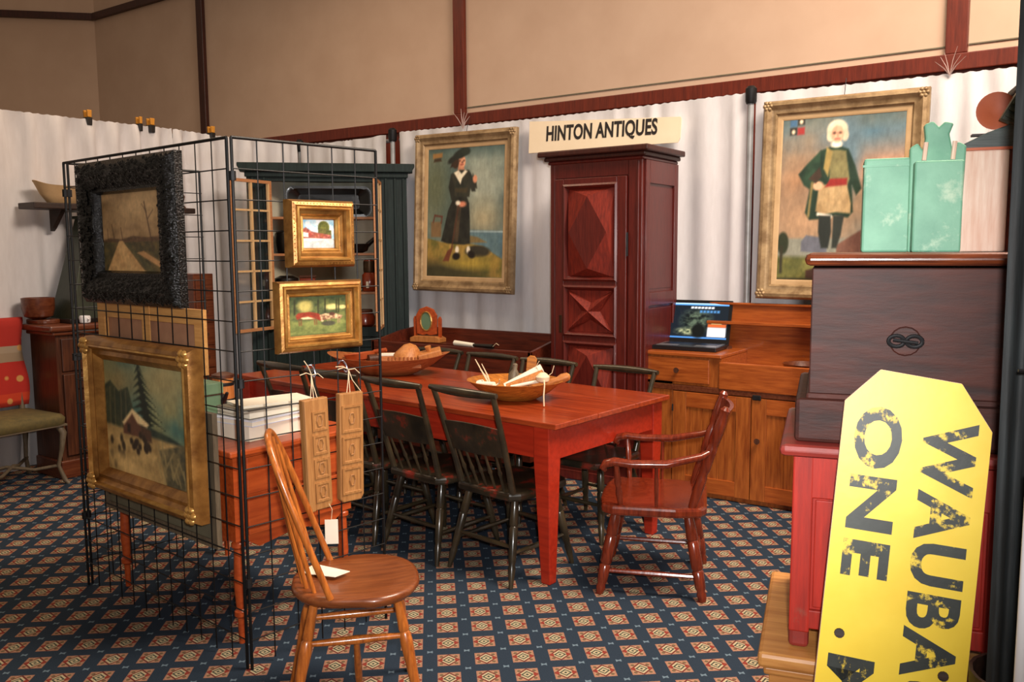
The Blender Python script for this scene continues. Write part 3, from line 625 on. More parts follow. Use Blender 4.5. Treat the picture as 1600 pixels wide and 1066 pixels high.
def art_gent(w, h):
    a = Art(w, h, 130, (110, 110, 104)); U, V = a.U, a.V
    a.put(np.ones_like(U), (90, 104, 108), (130, 116, 98), 4, 61); a.put(a.ell(.15, .62, .3, .14, 30, .25), (150, 112, 82)); a.put(a.ell(.85, .70, .25, .12, 0, .2), (176, 122, 92)); a.put(a.ell(.75, .9, .3, .1, 0, .2), (66, 96, 112)); a.put(a.ell(.3, .42, .3, .12, 10, .2), (146, 112, 84))
    a.put((V - .9) / .1, (78, 96, 96), (100, 106, 98), 6, 62); a.put(a.ell(.2, .35, .3, .1, 0, .2), (160, 126, 96)); a.put(a.ell(.55, .78, .1, .25, 0, .1), (84, 108, 120))
    a.put((.27 - V) / .02, (120, 122, 110)); a.put(a.poly([(.2, .24), (.24, .28), (.42, .26), (.42, .16), (.2, .18)]), (88, 92, 104))
    a.put(a.poly([(.5, .22), (.8, .36), (1, .38), (1, .1), (.5, .1)]), (112, 76, 62), (92, 60, 52), 10, 63)
    a.put((.16 - V) / .03, (110, 108, 52), (72, 76, 36), 12, 64); a.put(a.poly([(.25, .06), (.5, .11), (1, .1), (1, 0), (.25, 0)]), (58, 36, 28), (40, 28, 22), 10, 65)
    a.put(a.ell(.04, .23, .05, .07), (40, 48, 30)); a.put((.02 - V) / .02, (46, 44, 28)); a.put(a.line(.03, .2, .03, .05, .012), (46, 44, 30))
    # coat, sleeves
    a.put(a.poly([(.33, .80), (.46, .83), (.56, .80), (.62, .70), (.68, .56), (.64, .52), (.60, .58), (.62, .42), (.58, .385), (.48, .40), (.36, .38), (.26, .375), (.22, .42), (.26, .60), (.30, .70)]), (34, 58, 42), (24, 44, 32), 12, 66)
    a.put(a.poly([(.33, .80), (.22, .72), (.15, .66), (.20, .59), (.28, .55), (.33, .57), (.27, .645), (.33, .70)]), (38, 64, 46), (26, 46, 34), 12, 67)
    a.put(a.poly([(.40, .80), (.47, .80), (.54, .79), (.58, .62), (.56, .57), (.42, .57)]), (122, 116, 74), (104, 98, 62), 16, 68)
    a.put(a.poly([(.38, .82), (.43, .79), (.40, .64), (.36, .69)]), (150, 128, 72)); 
    a.put(a.poly([(.33, .59), (.56, .59), (.60, .47), (.60, .41), (.48, .42), (.36, .405), (.31, .43)]), (170, 142, 100), (150, 122, 82), 14, 69)
    a.put(a.poly([(.42, .625), (.56, .625), (.56, .585), (.38, .575)]), (136, 34, 30))
    a.put(a.line(.33, .41, .44, .395, .01), (222, 212, 196))
    a.put(a.poly([(.34, .40), (.44, .40), (.45, .30), (.43, .2), (.37, .2), (.34, .3)]), (32, 38, 34)); a.put(a.poly([(.46, .40), (.55, .40), (.53, .28), (.50, .2), (.46, .2), (.46, .3)]), (38, 44, 38))
    a.put(a.ell(.32, .585, .045, .028), (206, 156, 122)); a.put(a.poly([(.24, .63), (.33, .70), (.35, .64), (.30, .60)]), (58, 44, 34)); a.put(a.line(.27, .6, .25, .4, .01), (120, 104, 62))
    a.put(a.poly([(.42, .82), (.50, .82), (.49, .86), (.43, .86)]), (206, 190, 170)); a.put(a.ell(.46, .835, .045, .022), (222, 212, 196))
    a.put(a.ell(.46, .92, .085, .062), (206, 194, 166)); a.put(a.ell(.41, .885, .035, .035), (200, 186, 158)); a.put(a.ell(.525, .885, .03, .035), (196, 184, 156))
    a.put(a.ell(.462, .895, .052, .052), (204, 152, 122)); a.put(a.ell(.47, .88, .03, .03), (214, 164, 132))
    for x in (.437, .485): a.put(a.ell(x, .902, .010, .006), (60, 40, 34))
    a.put(a.line(.463, .9, .466, .882, .005), (180, 122, 96)); a.put(a.line(.447, .865, .481, .865, .005), (170, 84, 76))
    # arms at upper left
    for (x, y, c) in ((.06, .955, (60, 96, 130)), (.125, .965, (40, 38, 34)), (.06, .905, (34, 34, 32)), (.125, .905, (150, 44, 44))):
        a.put(a.poly([(x, y), (x + .06, y + .002), (x + .06, y + .046), (x, y + .044)]), c)
    for (x, y) in ((.155, .985), (.09, .925)): a.put(a.ell(x, y, .015, .014), (206, 190, 160))
    return a
FR_FANCY = lambda w, d: [(0, 0), (0, d * .55), (w * .12, d * .9), (w * .28, d), (w * .42, d * .8), (w * .55, d * .55), (w * .72, d * .62), (w * .86, d * .42), (w, d * .18), (w, .004)]
def beads(t, w, h, ins, y, r, m, step):
    mb = MB(); n = int((w - 2 * ins) / step); k = int((h - 2 * ins) / step)
    pts = [(-w / 2 + ins + (w - 2 * ins) * i / n, z) for i in range(n + 1) for z in (ins, h - ins)] + [(x, ins + (h - 2 * ins) * i / k) for i in range(1, k) for x in (-w / 2 + ins, w / 2 - ins)]
    for x, z in pts: mb.add([(x - r, y, z), (x + r, y, z), (x, y, z - r), (x, y, z + r), (x, y - r, z)], [(0, 2, 4), (2, 1, 4), (1, 3, 4), (3, 0, 4)])
    mb.build('bead_row', m, t, kind='stuff')
def rosettes(t, w, h, ins, y, r, m):
    for sx in (-1, 1):
        for z in (ins, h - ins):
            mb = MB()
            for k in range(7):
                a = 2 * math.pi * k / 6; q = 0 if k == 6 else r * .8
                mb.lathe([(r * .55, 0), (r * .5, r * .3), (r * .2, r * .5)], 8, (0, 0, 0)) if False else None
                cx, cz = sx * (w / 2 - ins) + q * math.cos(a), z + q * math.sin(a); rr = r * .55
                mb.tube([(cx, y, cz), (cx, y - rr * .5, cz), (cx, y - rr * .9, cz)], [rr, rr * .8, rr * .25], 8)
            mb.build('corner_rosette', m, t, 60)
# black framed landscape (on the wide grid panel)
w, h = .73, .55
framed('landscape_painting', 'country road landscape in a heavy glossy black carved frame on the wire grid', onA(.638, 1.262, .012), RZA, w, h,
       [(0, 0), (0, .03), (.02, .05), (.05, .062), (.085, .05), (.105, .03), (.12, .034), (.128, .02), (.128, .004)], 'frame_black', art_road(w - .25, h - .25), .125, .02, 'gold_pale')
rs = random.Random(3); mb = MB(); lp_ = bpy.data.objects['landscape_painting']
for k in range(900):
    d = rs.uniform(.012, .10); q = rs.random() * 2 * (w + h - 4 * d); ww, hh = w - 2 * d, h - 2 * d
    x, z = (q, 0) if q < ww else (ww, q - ww) if q < ww + hh else (2 * ww + hh - q, hh) if q < 2 * ww + hh else (0, 2 * (ww + hh) - q)
    x += d - w / 2; z += d; y = -np.interp(d, [0, .02, .05, .085, .105], [.03, .05, .062, .05, .03]); r = rs.uniform(.006, .012)
    mb.add([(x + r * math.cos(1.05 * i), y + .001, z + r * math.sin(1.05 * i)) for i in range(6)] + [(x, y - r * .7, z)], [(i, (i + 1) % 6, 6) for i in range(6)])
mb.build('carved_relief', 'frame_black', lp_, 60, kind='stuff')
w, h = .83, .63
wp = framed('winter_painting', 'winter log cabin painting in a deep gilt frame, low on the wire grid', onA(.612, .492, .012), RZA, w, h, FR_FANCY(.092, .06), 'gold', art_winter(w - .18, h - .14), .075)
rosettes(wp, w, h, .035, -.055, .028, 'gold_bright')
w, h = .267, .235
vp = framed('village_painting', 'small street scene in a wide square gilt frame on the narrow grid', onB(.318, 1.404, .012), RZB, w, h, FR_FANCY(.068, .05), 'gold', art_village(w - .135, h - .132), .0665)
beads(vp, w, h, .014, -.044, .006, 'gold_bright', .013)
w, h = .348, .250
cp = framed('cattle_painting', 'grazing cattle painting in a gilt frame below the small street scene', onB(.307, 1.106, .012), RZB, w, h, FR_FANCY(.056, .04), 'gold', art_cows(w - .108, h - .108), .054)
beads(cp, w, h, .010, -.032, .005, 'gold_bright', .011)
# pictures hung on the far side of the wide panel, seen from behind
t = thing('reversed_canvas', 'back of a stretched canvas with pale pine bars, seen through the grid', 'painting', onA(.64, 1.02, -.035), RZA)
MB().ring(-.40, .40, 0, .235, [(0, 0), (0, .018), (.055, .018), (.055, 0)]).build('stretcher_bars', 'stretcher_pine', t)
MB().box(-.36, .36, .001, .004, .03, .205).build('canvas', 'canvas_back', t)
MB().box(-.03, .03, -.02, -.017, 0, .235).build('centre_bar', 'stretcher_pine', t)
t = thing('reversed_picture', 'grey backed picture hanging behind the winter cabin painting', 'painting', onA(.63, .385, -.035), RZA)
MB().ring(-.43, .43, 0, .50, [(0, 0), (0, .02), (.03, .02), (.03, 0)]).build('frame', 'grey_wood', t)
MB().box(-.41, .41, -.012, -.004, .02, .48).build('backing', 'backing_grey', t)

# portraits hung on the back drape
def portrait(name, label, x0, x1, z0, z1, art, y=5.10, roll=0):
    w = x1 - x0; h = z1 - z0
    t = framed(name, label, ((x0 + x1) / 2, y, z0), 0, w, h, [(0, 0), (0, .03), (.012, .046), (.03, .05), (.048, .036), (.06, .03), (.075, .03), (.085, .018), (.085, .004)], 'gold_pale', art(w - .23, h - .23), .115, .04, 'liner_tan')
    t.rotation_euler = (R(-2.0), R(roll), 0)
    rosettes(t, w, h, .03, -.042, .024, 'gold_pale')
    MB().tube([(0, .0, h), (0, .02, h + .1)], .002, 6).build('hanging_wire', 'iron', t)
    return t
portrait('woman_portrait', 'portrait of a standing woman in dark dress and hat in pale gilt frame', -4.50, -3.55, 1.145, 2.34, art_lady, 5.11, .8)
portrait('gentleman_portrait', 'portrait of a standing man in green coat and wig in pale gilt frame', -1.76, -.86, 1.158, 2.318, art_gent, 5.11, .5)

# booth sign
t = thing('booth_sign', 'cream sign board reading HINTON ANTIQUES above the red armoire', 'sign', (-3.435, 5.13, 2.140), rot=(R(-3), R(0.5), 0))
pts = [(0, 0), (1.135, 0), (1.15, .03), (1.152, .155), (1.145, .158), (0, .222)]
mb = MB(); n = 24
top = [(1.145 * i / n, .222 - .062 * (i / n) ** .9) for i in range(n + 1)]; bot = [(1.135 * i / n, 0) for i in range(n + 1)]
mb.prism(bot + [(1.150, .03), (1.152, .15)] + top[::-1], -.004, .004).build('board', 'sign_cream', t)
me, tw, th = text_mesh('HINTON ANTIQUES', .118, .0008, .0035, 1, 1.02)
o = bpy.data.objects.new('lettering', me); col.objects.link(o); me.materials.append(MATS['ink']); o.parent = t; o.location = (.145, -.0055, .078); o.rotation_euler = (R(90), R(0.9), 0); o.scale = (.845 / tw, 1.18, 1)

# ---------------------------------------------------------------- dark green corner cupboard
t = thing('corner_cupboard', 'tall dark green corner cupboard with open glazed doors and filled shelves', 'cupboard', (-5.43 + .03, 4.2 + .03, 0), R(45))
CW = 1.20
cc = t
dp = .42
body = MB()
body.box(0, .17, -.02, .02, 0, 2.06).build('stile', 'cupboard_green', t, bevel=.004)
MB().box(1.0, CW, -.02, .02, 0, 2.06).build('stile', 'cupboard_green', t, bevel=.004)
for x in (.035, .12, 1.03, 1.10, 1.165): MB().box(x, x + .018, -.034, -.02, .05, 2.02).build('moulding', 'cupboard_green', t, bevel=.004)
MB().box(.17, 1.0, -.02, .02, 1.99, 2.06).build('top_rail', 'cupboard_green', t)
MB().prism([(-.045, 2.06), (CW + .045, 2.06), (CW + .045, 2.075), (CW + .06, 2.10), (CW + .06, 2.125), (-.06, 2.125), (-.06, 2.10), (-.045, 2.075)], -.075, .02).build('cornice', 'cupboard_green', t, bevel=.006)
MB().slab([(-.05, .02), (1.25, .02), (1.20, .10), (.64, .62), (.0, .10)], 2.06, 2.12).build('roof_board', 'cupboard_green', t)
MB().box(-.01, CW + .01, -.045, -.02, 2.02, 2.06).build('cornice_bead', 'cupboard_green', t, bevel=.006)
for sgn, x in ((1, 0), (-1, CW)):      # canted returns and interior backs
    MB().add([(x, .02, 0), (x + sgn * .0, .02, 2.06), (x + sgn * .06, .12, 2.06), (x + sgn * .06, .12, 0)], [(0, 1, 2, 3)]).build('return_panel', 'cupboard_green', t)
MB().add([(.03, .05, .85), (.6, .56, .85), (.6, .56, 2.05), (.03, .05, 2.05)], [(0, 1, 2, 3)]).build('interior_back', 'cupboard_cream', t)
MB().add([(1.17, .05, .85), (.6, .56, .85), (.6, .56, 2.05), (1.17, .05, 2.05)], [(3, 2, 1, 0)]).build('interior_back', 'cupboard_cream', t)
for z in (.86, 1.14, 1.444, 1.725): MB().slab([(.12, .03), (1.08, .03), (1.06, .13), (.6, .54), (.14, .13)], z - .018, z).build('shelf', 'shelf_pine', t)
MB().box(.17, 1.0, -.02, .02, .79, .865).build('mid_rail', 'cupboard_green', t, bevel=.003)
MB().box(.17, 1.0, -.02, .02, 0, .12).build('base_rail', 'cupboard_green', t, bevel=.003)
for x0, x1 in ((.175, .582), (.588, .995)):
    d = MB().ring(x0, x1, .125, .785, [(0, -.012), (0, .015), (.075, .015), (.085, .004), (.085, -.012)]).build('lower_door', 'cupboard_green', t)
    MB().box(x0 + .08, x1 - .08, -.006, .006, .205, .705).build('door_panel', 'cupboard_green', d)
def glazed_door(hinge, ang, sgn):
    d = MB().ring(0, sgn * .41 if sgn > 0 else 0, 0, 1.12, [(0, -.011), (0, .011), (.022, .011), (.022, -.011)]) if sgn > 0 else MB().ring(-.41, 0, 0, 1.12, [(0, -.011), (0, .011), (.022, .011), (.022, -.011)])
    o = d.build('glazed_door', 'shelf_pine', cc, loc=(hinge, -.03, .868), rot=(0, 0, R(ang)))
    xa = 0 if sgn > 0 else -.41
    MB().box(xa + .195, xa + .215, -.009, .009, .022, 1.098).build('muntin', 'muntin_cream', o)
    for k in range(1, 5): MB().box(xa + .022, xa + .388, -.009, .009, 1.12 * k / 5 - .007, 1.12 * k / 5 + .007).build('muntin', 'muntin_cream', o)
    for x in (xa + .022, xa + .374): MB().box(x, x + .014, -.010, .010, .022, 1.098).build('muntin', 'muntin_cream', o)
    for c in range(2):
        for k in range(5): MB().box(xa + .036 + c * .179, xa + .195 + c * .179, -.001, .001, 1.12 * k / 5 + .01, 1.12 * (k + 1) / 5 - .01).build('pane', 'window_glass', o)
glazed_door(.175, -128, 1)
glazed_door(.995, 83, -1)
def inC(x, y, z): c = math.cos(R(45)); return (-5.40 + (x - y) * c, 4.23 + (x + y) * c, z)
RC = R(45)
# shelf contents
t = thing('dough_trough', 'long black wooden trough propped upright on the top cupboard shelf', 'trough', inC(.60, .15, 1.727), RC)
mb = MB(); tp = []
for (a, b, y) in ((.32, .115, 0), (.33, .12, .004), (.30, .10, .004), (.24, .055, .05)):
    tp.append([(x, z + .12) for x, z in rrect(-a, a, -b, b, min(b * .55, .06))])
vs = [(x, yy, z) for ring_, yy in zip(tp, (.0, -.03, -.03, .02)) for x, z in ring_]; k = len(tp[0])
mb.add(vs, [(i * k + j, i * k + (j + 1) % k, (i + 1) * k + (j + 1) % k, (i + 1) * k + j) for i in range(3) for j in range(k)] + [tuple(range(3 * k, 4 * k))])
mb.build('bowl', 'black_ware', t, 40)
MB().slab([(x, y + .06) for x, y in rrect(-.27, .27, -.04, .03, .03)], .03, .20).build('back', 'black_ware', t)
def jar(name, label, loc, prof, m, cat, parts=(), group=None, n=20):
    t = thing(name, label, cat, loc, group=group)
    MB().lathe(prof, n).build('body', m, t, 45)
    for (nm, pr, mm) in parts: MB().lathe(pr, n).build(nm, mm, t, 45)
    return t
jar('black_crock', 'squat black crock at left end of the second cupboard shelf', inC(.27, .12, 1.446), [(.05, 0), (.085, .01), (.095, .08), (.09, .15), (.075, .165), (.07, .15), (.06, .02)], 'black_ware', 'crock')
t = thing('black_ladle', 'black ladle with pointed handle lying on the second cupboard shelf', 'ladle', inC(.82, .10, 1.446), RC)
MB().lathe([(.03, 0), (.07, .015), (.09, .07), (.085, .07), (.06, .02)], 18).build('bowl', 'black_ware', t, 40)
MB().tube([(.07, 0, .06), (.12, 0, .105), (.175, 0, .115), (.2, 0, .11)], [.02, .016, .014, .012], 8).build('handle', 'black_ware', t, 40)
jar('black_bowl', 'round black bowl turned up at left of the third cupboard shelf', inC(.26, .10, 1.142), [(.03, 0), (.08, .01), (.1, .06), (.09, .11), (.05, .13)], 'black_ware', 'bowl')
t = thing('wooden_box', 'small red-brown wooden box on third cupboard shelf behind small picture', 'box', inC(.42, .14, 1.142), RC)
MB().box(-.06, .06, -.05, .05, 0, .11).build('body', 'amber_ware', t, bevel=.004); MB().box(-.065, .065, -.055, .055, .11, .13).build('lid', 'treen_dark', t, bevel=.004)
t = thing('iron_pan', 'long dark pan lying on the third cupboard shelf', 'pan', inC(.66, .12, 1.142), RC)
MB().slab(rrect(-.17, .17, -.06, .06, .05), 0, .045).build('body', 'black_ware', t, bevel=.006); MB().tube([(.16, 0, .03), (.24, 0, .05)], .01, 8).build('handle', 'black_ware', t, 40)
t = jar('amber_jar', 'glass topped amber jar with paper label on third cupboard shelf', inC(.90, .06, 1.142), [(.05, 0), (.058, .01), (.058, .13), (.04, .15), (.042, .2), (.042, .245), (.02, .25)], 'amber_ware', 'jar', [('glass_neck', [(.044, .15), (.046, .16), (.046, .235), (.03, .25)], 'brass_dark')])
MB().box(.02, .045, -.06, -.055, .03, .08).build('paper_label', 'paper', t)
jar('red_crock', 'rounded red-brown crock on the bottom cupboard shelf', inC(.86, .07, .862), [(.05, 0), (.075, .02), (.078, .08), (.06, .115), (.055, .135), (.045, .135)], 'amber_ware', 'crock', [('rim', [(.056, .115), (.062, .125), (.056, .138)], 'treen_dark')])

# ---------------------------------------------------------------- left side of the booth
t = thing('side_cabinet', 'brown wooden cabinet with panelled doors against the left drape', 'cabinet', (-5.5, 2.78, 0), 0)
MB().box(-.32, 0, 0, .98, .06, .96).build('carcass', 'walnut', t)
MB().box(-.32, .015, -.015, .995, 0, .12).build('plinth', 'walnut_h', t, bevel=.008)
MB().box(-.335, .045, -.05, 1.01, .96, 1.0).build('top', 'walnut_h', t, bevel=.012)
MB().box(-.325, .025, -.025, 1.005, .935, .96).build('top_moulding', 'walnut_h', t, bevel=.008)
for k in range(2):
    y0 = .03 + k * .475
    o = MB().box(0, .014, y0, y0 + .44, .70, .91).build('drawer', 'walnut', t, bevel=.004)
    MB().tube([(.014, y0 + .22, .8), (.03, y0 + .22, .8), (.04, y0 + .22, .8)], [.008, .008, .016], 10).build('knob', 'treen_dark', o, 40)
    o = MB().box(0, .006, y0, y0 + .44, .15, .68).build('door', 'walnut', t)
    for (a, b, c, d) in ((y0, y0 + .08, .15, .68), (y0 + .36, y0 + .44, .15, .68), (y0 + .08, y0 + .36, .15, .25), (y0 + .08, y0 + .36, .58, .68)):
        MB().box(.004, .02, a, b, c, d).build('door_frame', 'walnut', o, bevel=.003)
    MB().tube([(.02, y0 + .4 - k * .36, .45), (.036, y0 + .4 - k * .36, .45)], [.008, .014], 10).build('knob', 'treen_dark', o, 40)
t = thing('spice_chest', 'tall narrow brown chest of small drawers at the end of the cabinet', 'chest', (-5.5, 3.80, 0))
MB().box(-.30, 0, 0, .17, 0, 1.30).build('carcass', 'walnut_h', t, bevel=.004)
for k in range(7):
    o = MB().box(0, .012, .012, .158, .10 + k * .168, .10 + k * .168 + .155).build('drawer', 'walnut_h', t, bevel=.003)
    MB().tube([(.012, .085, .18 + k * .168), (.03, .085, .18 + k * .168)], [.006, .014], 8).build('knob', 'treen_dark', o, 40)
t = thing('wall_shelf', 'dark plank shelf hanging on the left white drape', 'shelf', (-5.87, 2.78, 1.745))
MB().box(.0, .21, 0, 1.18, 0, .04).build('board', 'dark_wood', t, bevel=.006)
for y in (.2, .95): MB().prism([(0, 0), (.16, 0), (.03, -.12), (0, -.14)], y, y + .03).build('bracket', 'dark_wood', t)
def oval_bowl(name, label, cat, loc, rz, a, b, h, m, fa=.55, lip=.012, sheer=0.0):
    t = thing(name, label, cat, loc, rz); n = 40; mb = MB()
    prof = [(fa * .9, 0), (fa, .004 / h), (fa + (1 - fa) * .5, .42), (.97, .95), (1, 1), (.96, 1), (fa + (1 - fa) * .42, .46), (fa * .8, .1)]
    vs = []
    for r, z in prof:
        for k in range(n):
            q = 2 * math.pi * k / n; vs.append((a * r * math.cos(q), b * r * math.sin(q), h * z + (sheer * math.cos(q) ** 4 * z)))
    mb.add(vs, [(i * n + k, i * n + (k + 1) % n, (i + 1) * n + (k + 1) % n, (i + 1) * n + k) for i in range(len(prof) - 1) for k in range(n)] + [tuple(range(n - 1, -1, -1)), tuple(range((len(prof) - 1) * n, len(prof) * n))])
    mb.build('bowl', m, t, 50); return t
oval_bowl('wooden_trencher', 'pale wooden trencher at the left end of the hanging shelf', 'bowl', (-5.76, 3.02, 1.786), R(90), .19, .09, .115, 'liner_tan', .55, sheer=.03)
t = thing('carved_piece', 'dark carved wooden piece at right end of the hanging shelf', 'carving', (-5.76, 3.85, 1.786), R(90))
MB().prism([(-.10, 0), (.09, 0), (.06, .03), (.08, .09), (.05, .12), (.0, .10), (-.03, .06), (-.09, .05)], -.03, .03).build('body', 'treen_dark', t, bevel=.01)
jar('wooden_bowl', 'deep brown turned wooden bowl on the left end of the cabinet', (-5.76, 2.815, 1.029), [(.04, 0), (.085, .02), (.098, .07), (.10, .14), (.094, .14), (.088, .07), (.05, .03)], 'walnut_h', 'bowl')
t = thing('bread_board', 'reddish wooden board under the brown turned bowl', 'board', (-5.745, 2.83, 1.0), R(90))
MB().slab(rrect(-.065, .09, -.10, .13, .06), 0, .028).build('board', 'walnut_h', t, bevel=.006)
t = thing('tapered_hopper', 'tall tapered dark green wooden hopper on the cabinet behind the grid', 'hopper', (-5.66, 3.15, 1.0))
MB().add([(-.17, -.24, 0), (.12, -.24, 0), (.12, .24, 0), (-.17, .24, 0), (-.10, -.06, .69), (.04, -.06, .69), (.04, .06, .69), (-.10, .06, .69)], [(3, 2, 1, 0), (4, 5, 6, 7), (0, 1, 5, 4), (1, 2, 6, 5), (2, 3, 7, 6), (3, 0, 4, 7)]).build('body', 'dark_green', t, bevel=.006)
MB().box(-.12, .06, -.08, .08, .685, .705).build('cap', 'dark_green', t, bevel=.004); MB().box(-.18, .13, -.25, .25, 0, .03).build('foot', 'black_ware', t, bevel=.004)
t = thing('white_cup', 'small white cup on the cabinet beside the green hopper', 'cup', (-5.50, 2.98, 1.0))
MB().lathe([(.02, 0), (.032, .006), (.036, .04), (.03, .05), (.026, .01)], 16).build('body', 'white_thing', t, 40)
MB().tube([(.03, 0, .035), (.05, 0, .028), (.03, 0, .012)], .004, 6).build('handle', 'white_thing', t, 40)
t = jar('turned_post', 'pale pink turned wooden post with white collar behind the grid', (-5.42 + .0, 3.13, 1.0), [(.045, 0), (.045, .02), (.035, .05), (.035, .30), (.03, .32), (.03, .36), (.022, .50), (.018, .60)], 'treen', 'post', [('collar', [(.040, .30), (.042, .31), (.042, .36), (.038, .37)], 'white_thing')])
t.location = (-5.49, 3.16, 1.0)
t = thing('red_tray', 'flat orange-red tray on the cabinet top near the spice chest', 'tray', (-5.57, 3.60, 1.0), R(90))
MB().slab(rrect(-.12, .12, -.08, .08, .02), 0, .012).build('base', 'orange_clay', t); MB().ring(-.12, .12, 0, .03, [(0, -.08), (0, .08), (.006, .08), (.006, -.08)]).build('rim', 'orange_clay', t) if False else MB().box(-.12, .12, -.085, -.075, 0, .03).build('rim', 'orange_clay', t)
jar('white_candle', 'thick white candle standing on the orange-red tray', (-5.57, 3.60, 1.0125), [(.04, 0), (.042, .01), (.042, .24), (.03, .245)], 'white_thing', 'candle', [('wick', [(.003, .245), (.003, .262)], 'ink')])

# upholstered chair with throw
t = thing('upholstered_chair', 'olive upholstered side chair with slim curved legs at far left', 'chair', (-5.60, 2.50, 0), R(2))
mb = MB(); rings = [(0, .235, .235), (.012, .25, .25), (.05, .255, .255), (.07, .24, .24), (.085, .15, .15), (.088, .02, .02)]
k = 24; vs = []
for z, a, b in rings: vs += [(x, y, .375 + z) for x, y in rrect(-a, a, -b, b, a * .25, 5)]
mb.add(vs, [(i * k + j, i * k + (j + 1) % k, (i + 1) * k + (j + 1) % k, (i + 1) * k + j) for i in range(5) for j in range(k)] + [tuple(range(k - 1, -1, -1)), tuple(range(5 * k, 6 * k))]).build('seat', 'olive_seat', t, 60)
MB().ring(-.245, .245, -.245, .245, [(0, 0), (0, .012), (.012, .012), (.012, 0)]).build('nail_trim', 'grey_wood', t, loc=(0, 0, .375), rot=(R(-90), 0, 0))
for sx in (-1, 1):
    for sy in (-1, 1):
        MB().tube([(sx * .20, sy * .21, .38), (sx * .225, sy * .225, .33), (sx * .215, sy * .215, .22), (sx * .195, sy * .20, .12), (sx * .22, sy * .225, .02), (sx * .235, sy * .24, 0)], [.022, .022, .014, .012, .015, .012], 10).build('leg', 'grey_wood', t, 50)
MB().tube([(-.2, -.21, .12), (-.1, -.1, .10), (0, -.02, .13), (.1, .1, .10), (.2, .21, .12)], .011, 8).build('stretcher', 'grey_wood', t, 50)
MB().tube([(-.2, .21, .12), (-.1, .1, .10), (0, .02, .13), (.1, -.1, .10), (.2, -.21, .12)], .011, 8).build('stretcher', 'grey_wood', t, 50)
for sy in (-1, 1): MB().tube([(-.20, sy * .2, .42), (-.215, sy * .2, .7), (-.225, sy * .2, 1.02)], [.02, .017, .016], 8).build('back_post', 'grey_wood', t, 50)
MB().box(-.24, -.21, -.215, .215, .95, 1.03).build('top_rail', 'grey_wood', t, bevel=.01)
tag(MB().slab([], 0, 1).build('x', None) if False else drape('red_throw', 'red_throw', (0, 0), (1, 0), 0, 1, 4, .01, 31, ''), 'red and orange patterned throw over the olive chair back', 'throw')
thr = bpy.data.objects['red_throw']; rows = 18; vs = []; nxx = 14
for j in range(rows + 1):
    v = j / rows
    for i in range(nxx + 1):
        u = i / nxx; y = -.235 + .47 * u + .015 * math.sin(v * 9)
        if v < .8: x = -.185 - .015 * v / .8 + .006 * math.sin(u * 20 + v * 4); z = .475 + v / .8 * .565
        else:
            q = (v - .8) / .2; x = -.20 - .05 * min(1, q * 2); z = 1.045 - max(0, q - .5) * .5
        vs.append((x + .0, y, z))
me = bpy.data.meshes.new('red_throw'); me.from_pydata(vs, [], [(j * (nxx + 1) + i, j * (nxx + 1) + i + 1, (j + 1) * (nxx + 1) + i + 1, (j + 1) * (nxx + 1) + i) for j in range(rows) for i in range(nxx)]); me.shade_smooth()
me.materials.append(MATS['red_throw']); thr.data = me; thr.location = (-5.60, 2.50, 0); thr.rotation_euler = (0, 0, R(2))
s = thr.modifiers.new('thick', 'SOLIDIFY'); s.thickness = .008

# ---------------------------------------------------------------- orange stand inside the grid
OS = Vector((-3.505, 1.985, 0)); t = thing('orange_stand', 'orange-brown wooden stand with drawers and slim turned legs inside the grid', 'stand', tuple(OS), RZA)
sw, sd = .93, .54                                    # along the wide panel, away from it
MB().box(-.03, sw + .035, -.03, sd + .03, .722, .745).build('top', 'orange_wood', t, bevel=.006)
MB().box(.0, sw, .0, sd, .40, .722).build('carcass', 'orange_wood', t)
for z0, z1 in ((.415, .56), (.57, .71)): MB().box(sw, sw + .012, .05, sd - .05, z0, z1).build('drawer', 'orange_wood', t, bevel=.004)
MB().prism([(.04, .40), (sw - .04, .40), (sw - .12, .375), (.12, .375)], .0, .02).build('apron', 'orange_wood', t)
MB().add([(sw - .001, .04, .40), (sw - .001, sd - .04, .40), (sw - .001, sd - .1, .36), (sw - .001, sd / 2, .385), (sw - .001, .1, .36), (sw - .02, .04, .40), (sw - .02, sd - .04, .40), (sw - .02, sd - .1, .36), (sw - .02, sd / 2, .385), (sw - .02, .1, .36)], [(0, 4, 3, 2, 1), (5, 6, 7, 8, 9), (0, 5, 9, 4), (4, 9, 8, 3), (3, 8, 7, 2), (2, 7, 6, 1)]).build('apron', 'orange_wood', t)
LEG = [(0, .026), (.10, .026), (.12, .018), (.14, .026), (.17, .026), (.19, .017), (.5, .022), (.70, .016), (.72, .024), (.76, .024), (.78, .013), (1, .011)]
for x in (.026, sw - .026):
    for y in (.026, sd - .026):
        MB().turned((x, y, .45), (x, y, 0), LEG, 12).build('leg', 'orange_wood', t, 40)
def onS(x, y, z=.745): c, s_ = math.cos(RZA), math.sin(RZA); return (OS.x + x * c - y * s_, OS.y + x * s_ + y * c, z)
def book(label, x, y, z, w, d, h, rz, mcover, mpage='paper', arch=0):
    t = thing('book', label, 'book', onS(x, y, z), RZA + R(rz), 'stacked books on the orange stand')
    MB().box(-w / 2 + .004, w / 2 - .004, -d / 2 + .002, d / 2 - .004, .003, h - .003).build('pages', mpage, t)
    for z0, z1 in ((0, .003), (h - .003, h)): MB().box(-w / 2, w / 2, -d / 2, d / 2, z0, z1).build('cover', mcover, t)
    MB().box(-w / 2, w / 2, d / 2 - .003, d / 2, 0, h).build('spine', mcover, t)
book('thick cream-paged book at the bottom of the pile on the orange stand', .74, .27, .745, .235, .33, .058, 4, 'paper')
book('slim book with a pale blue cover, second from the bottom of the pile', .745, .27, .8035, .245, .34, .022, 7, 'paper_blue')
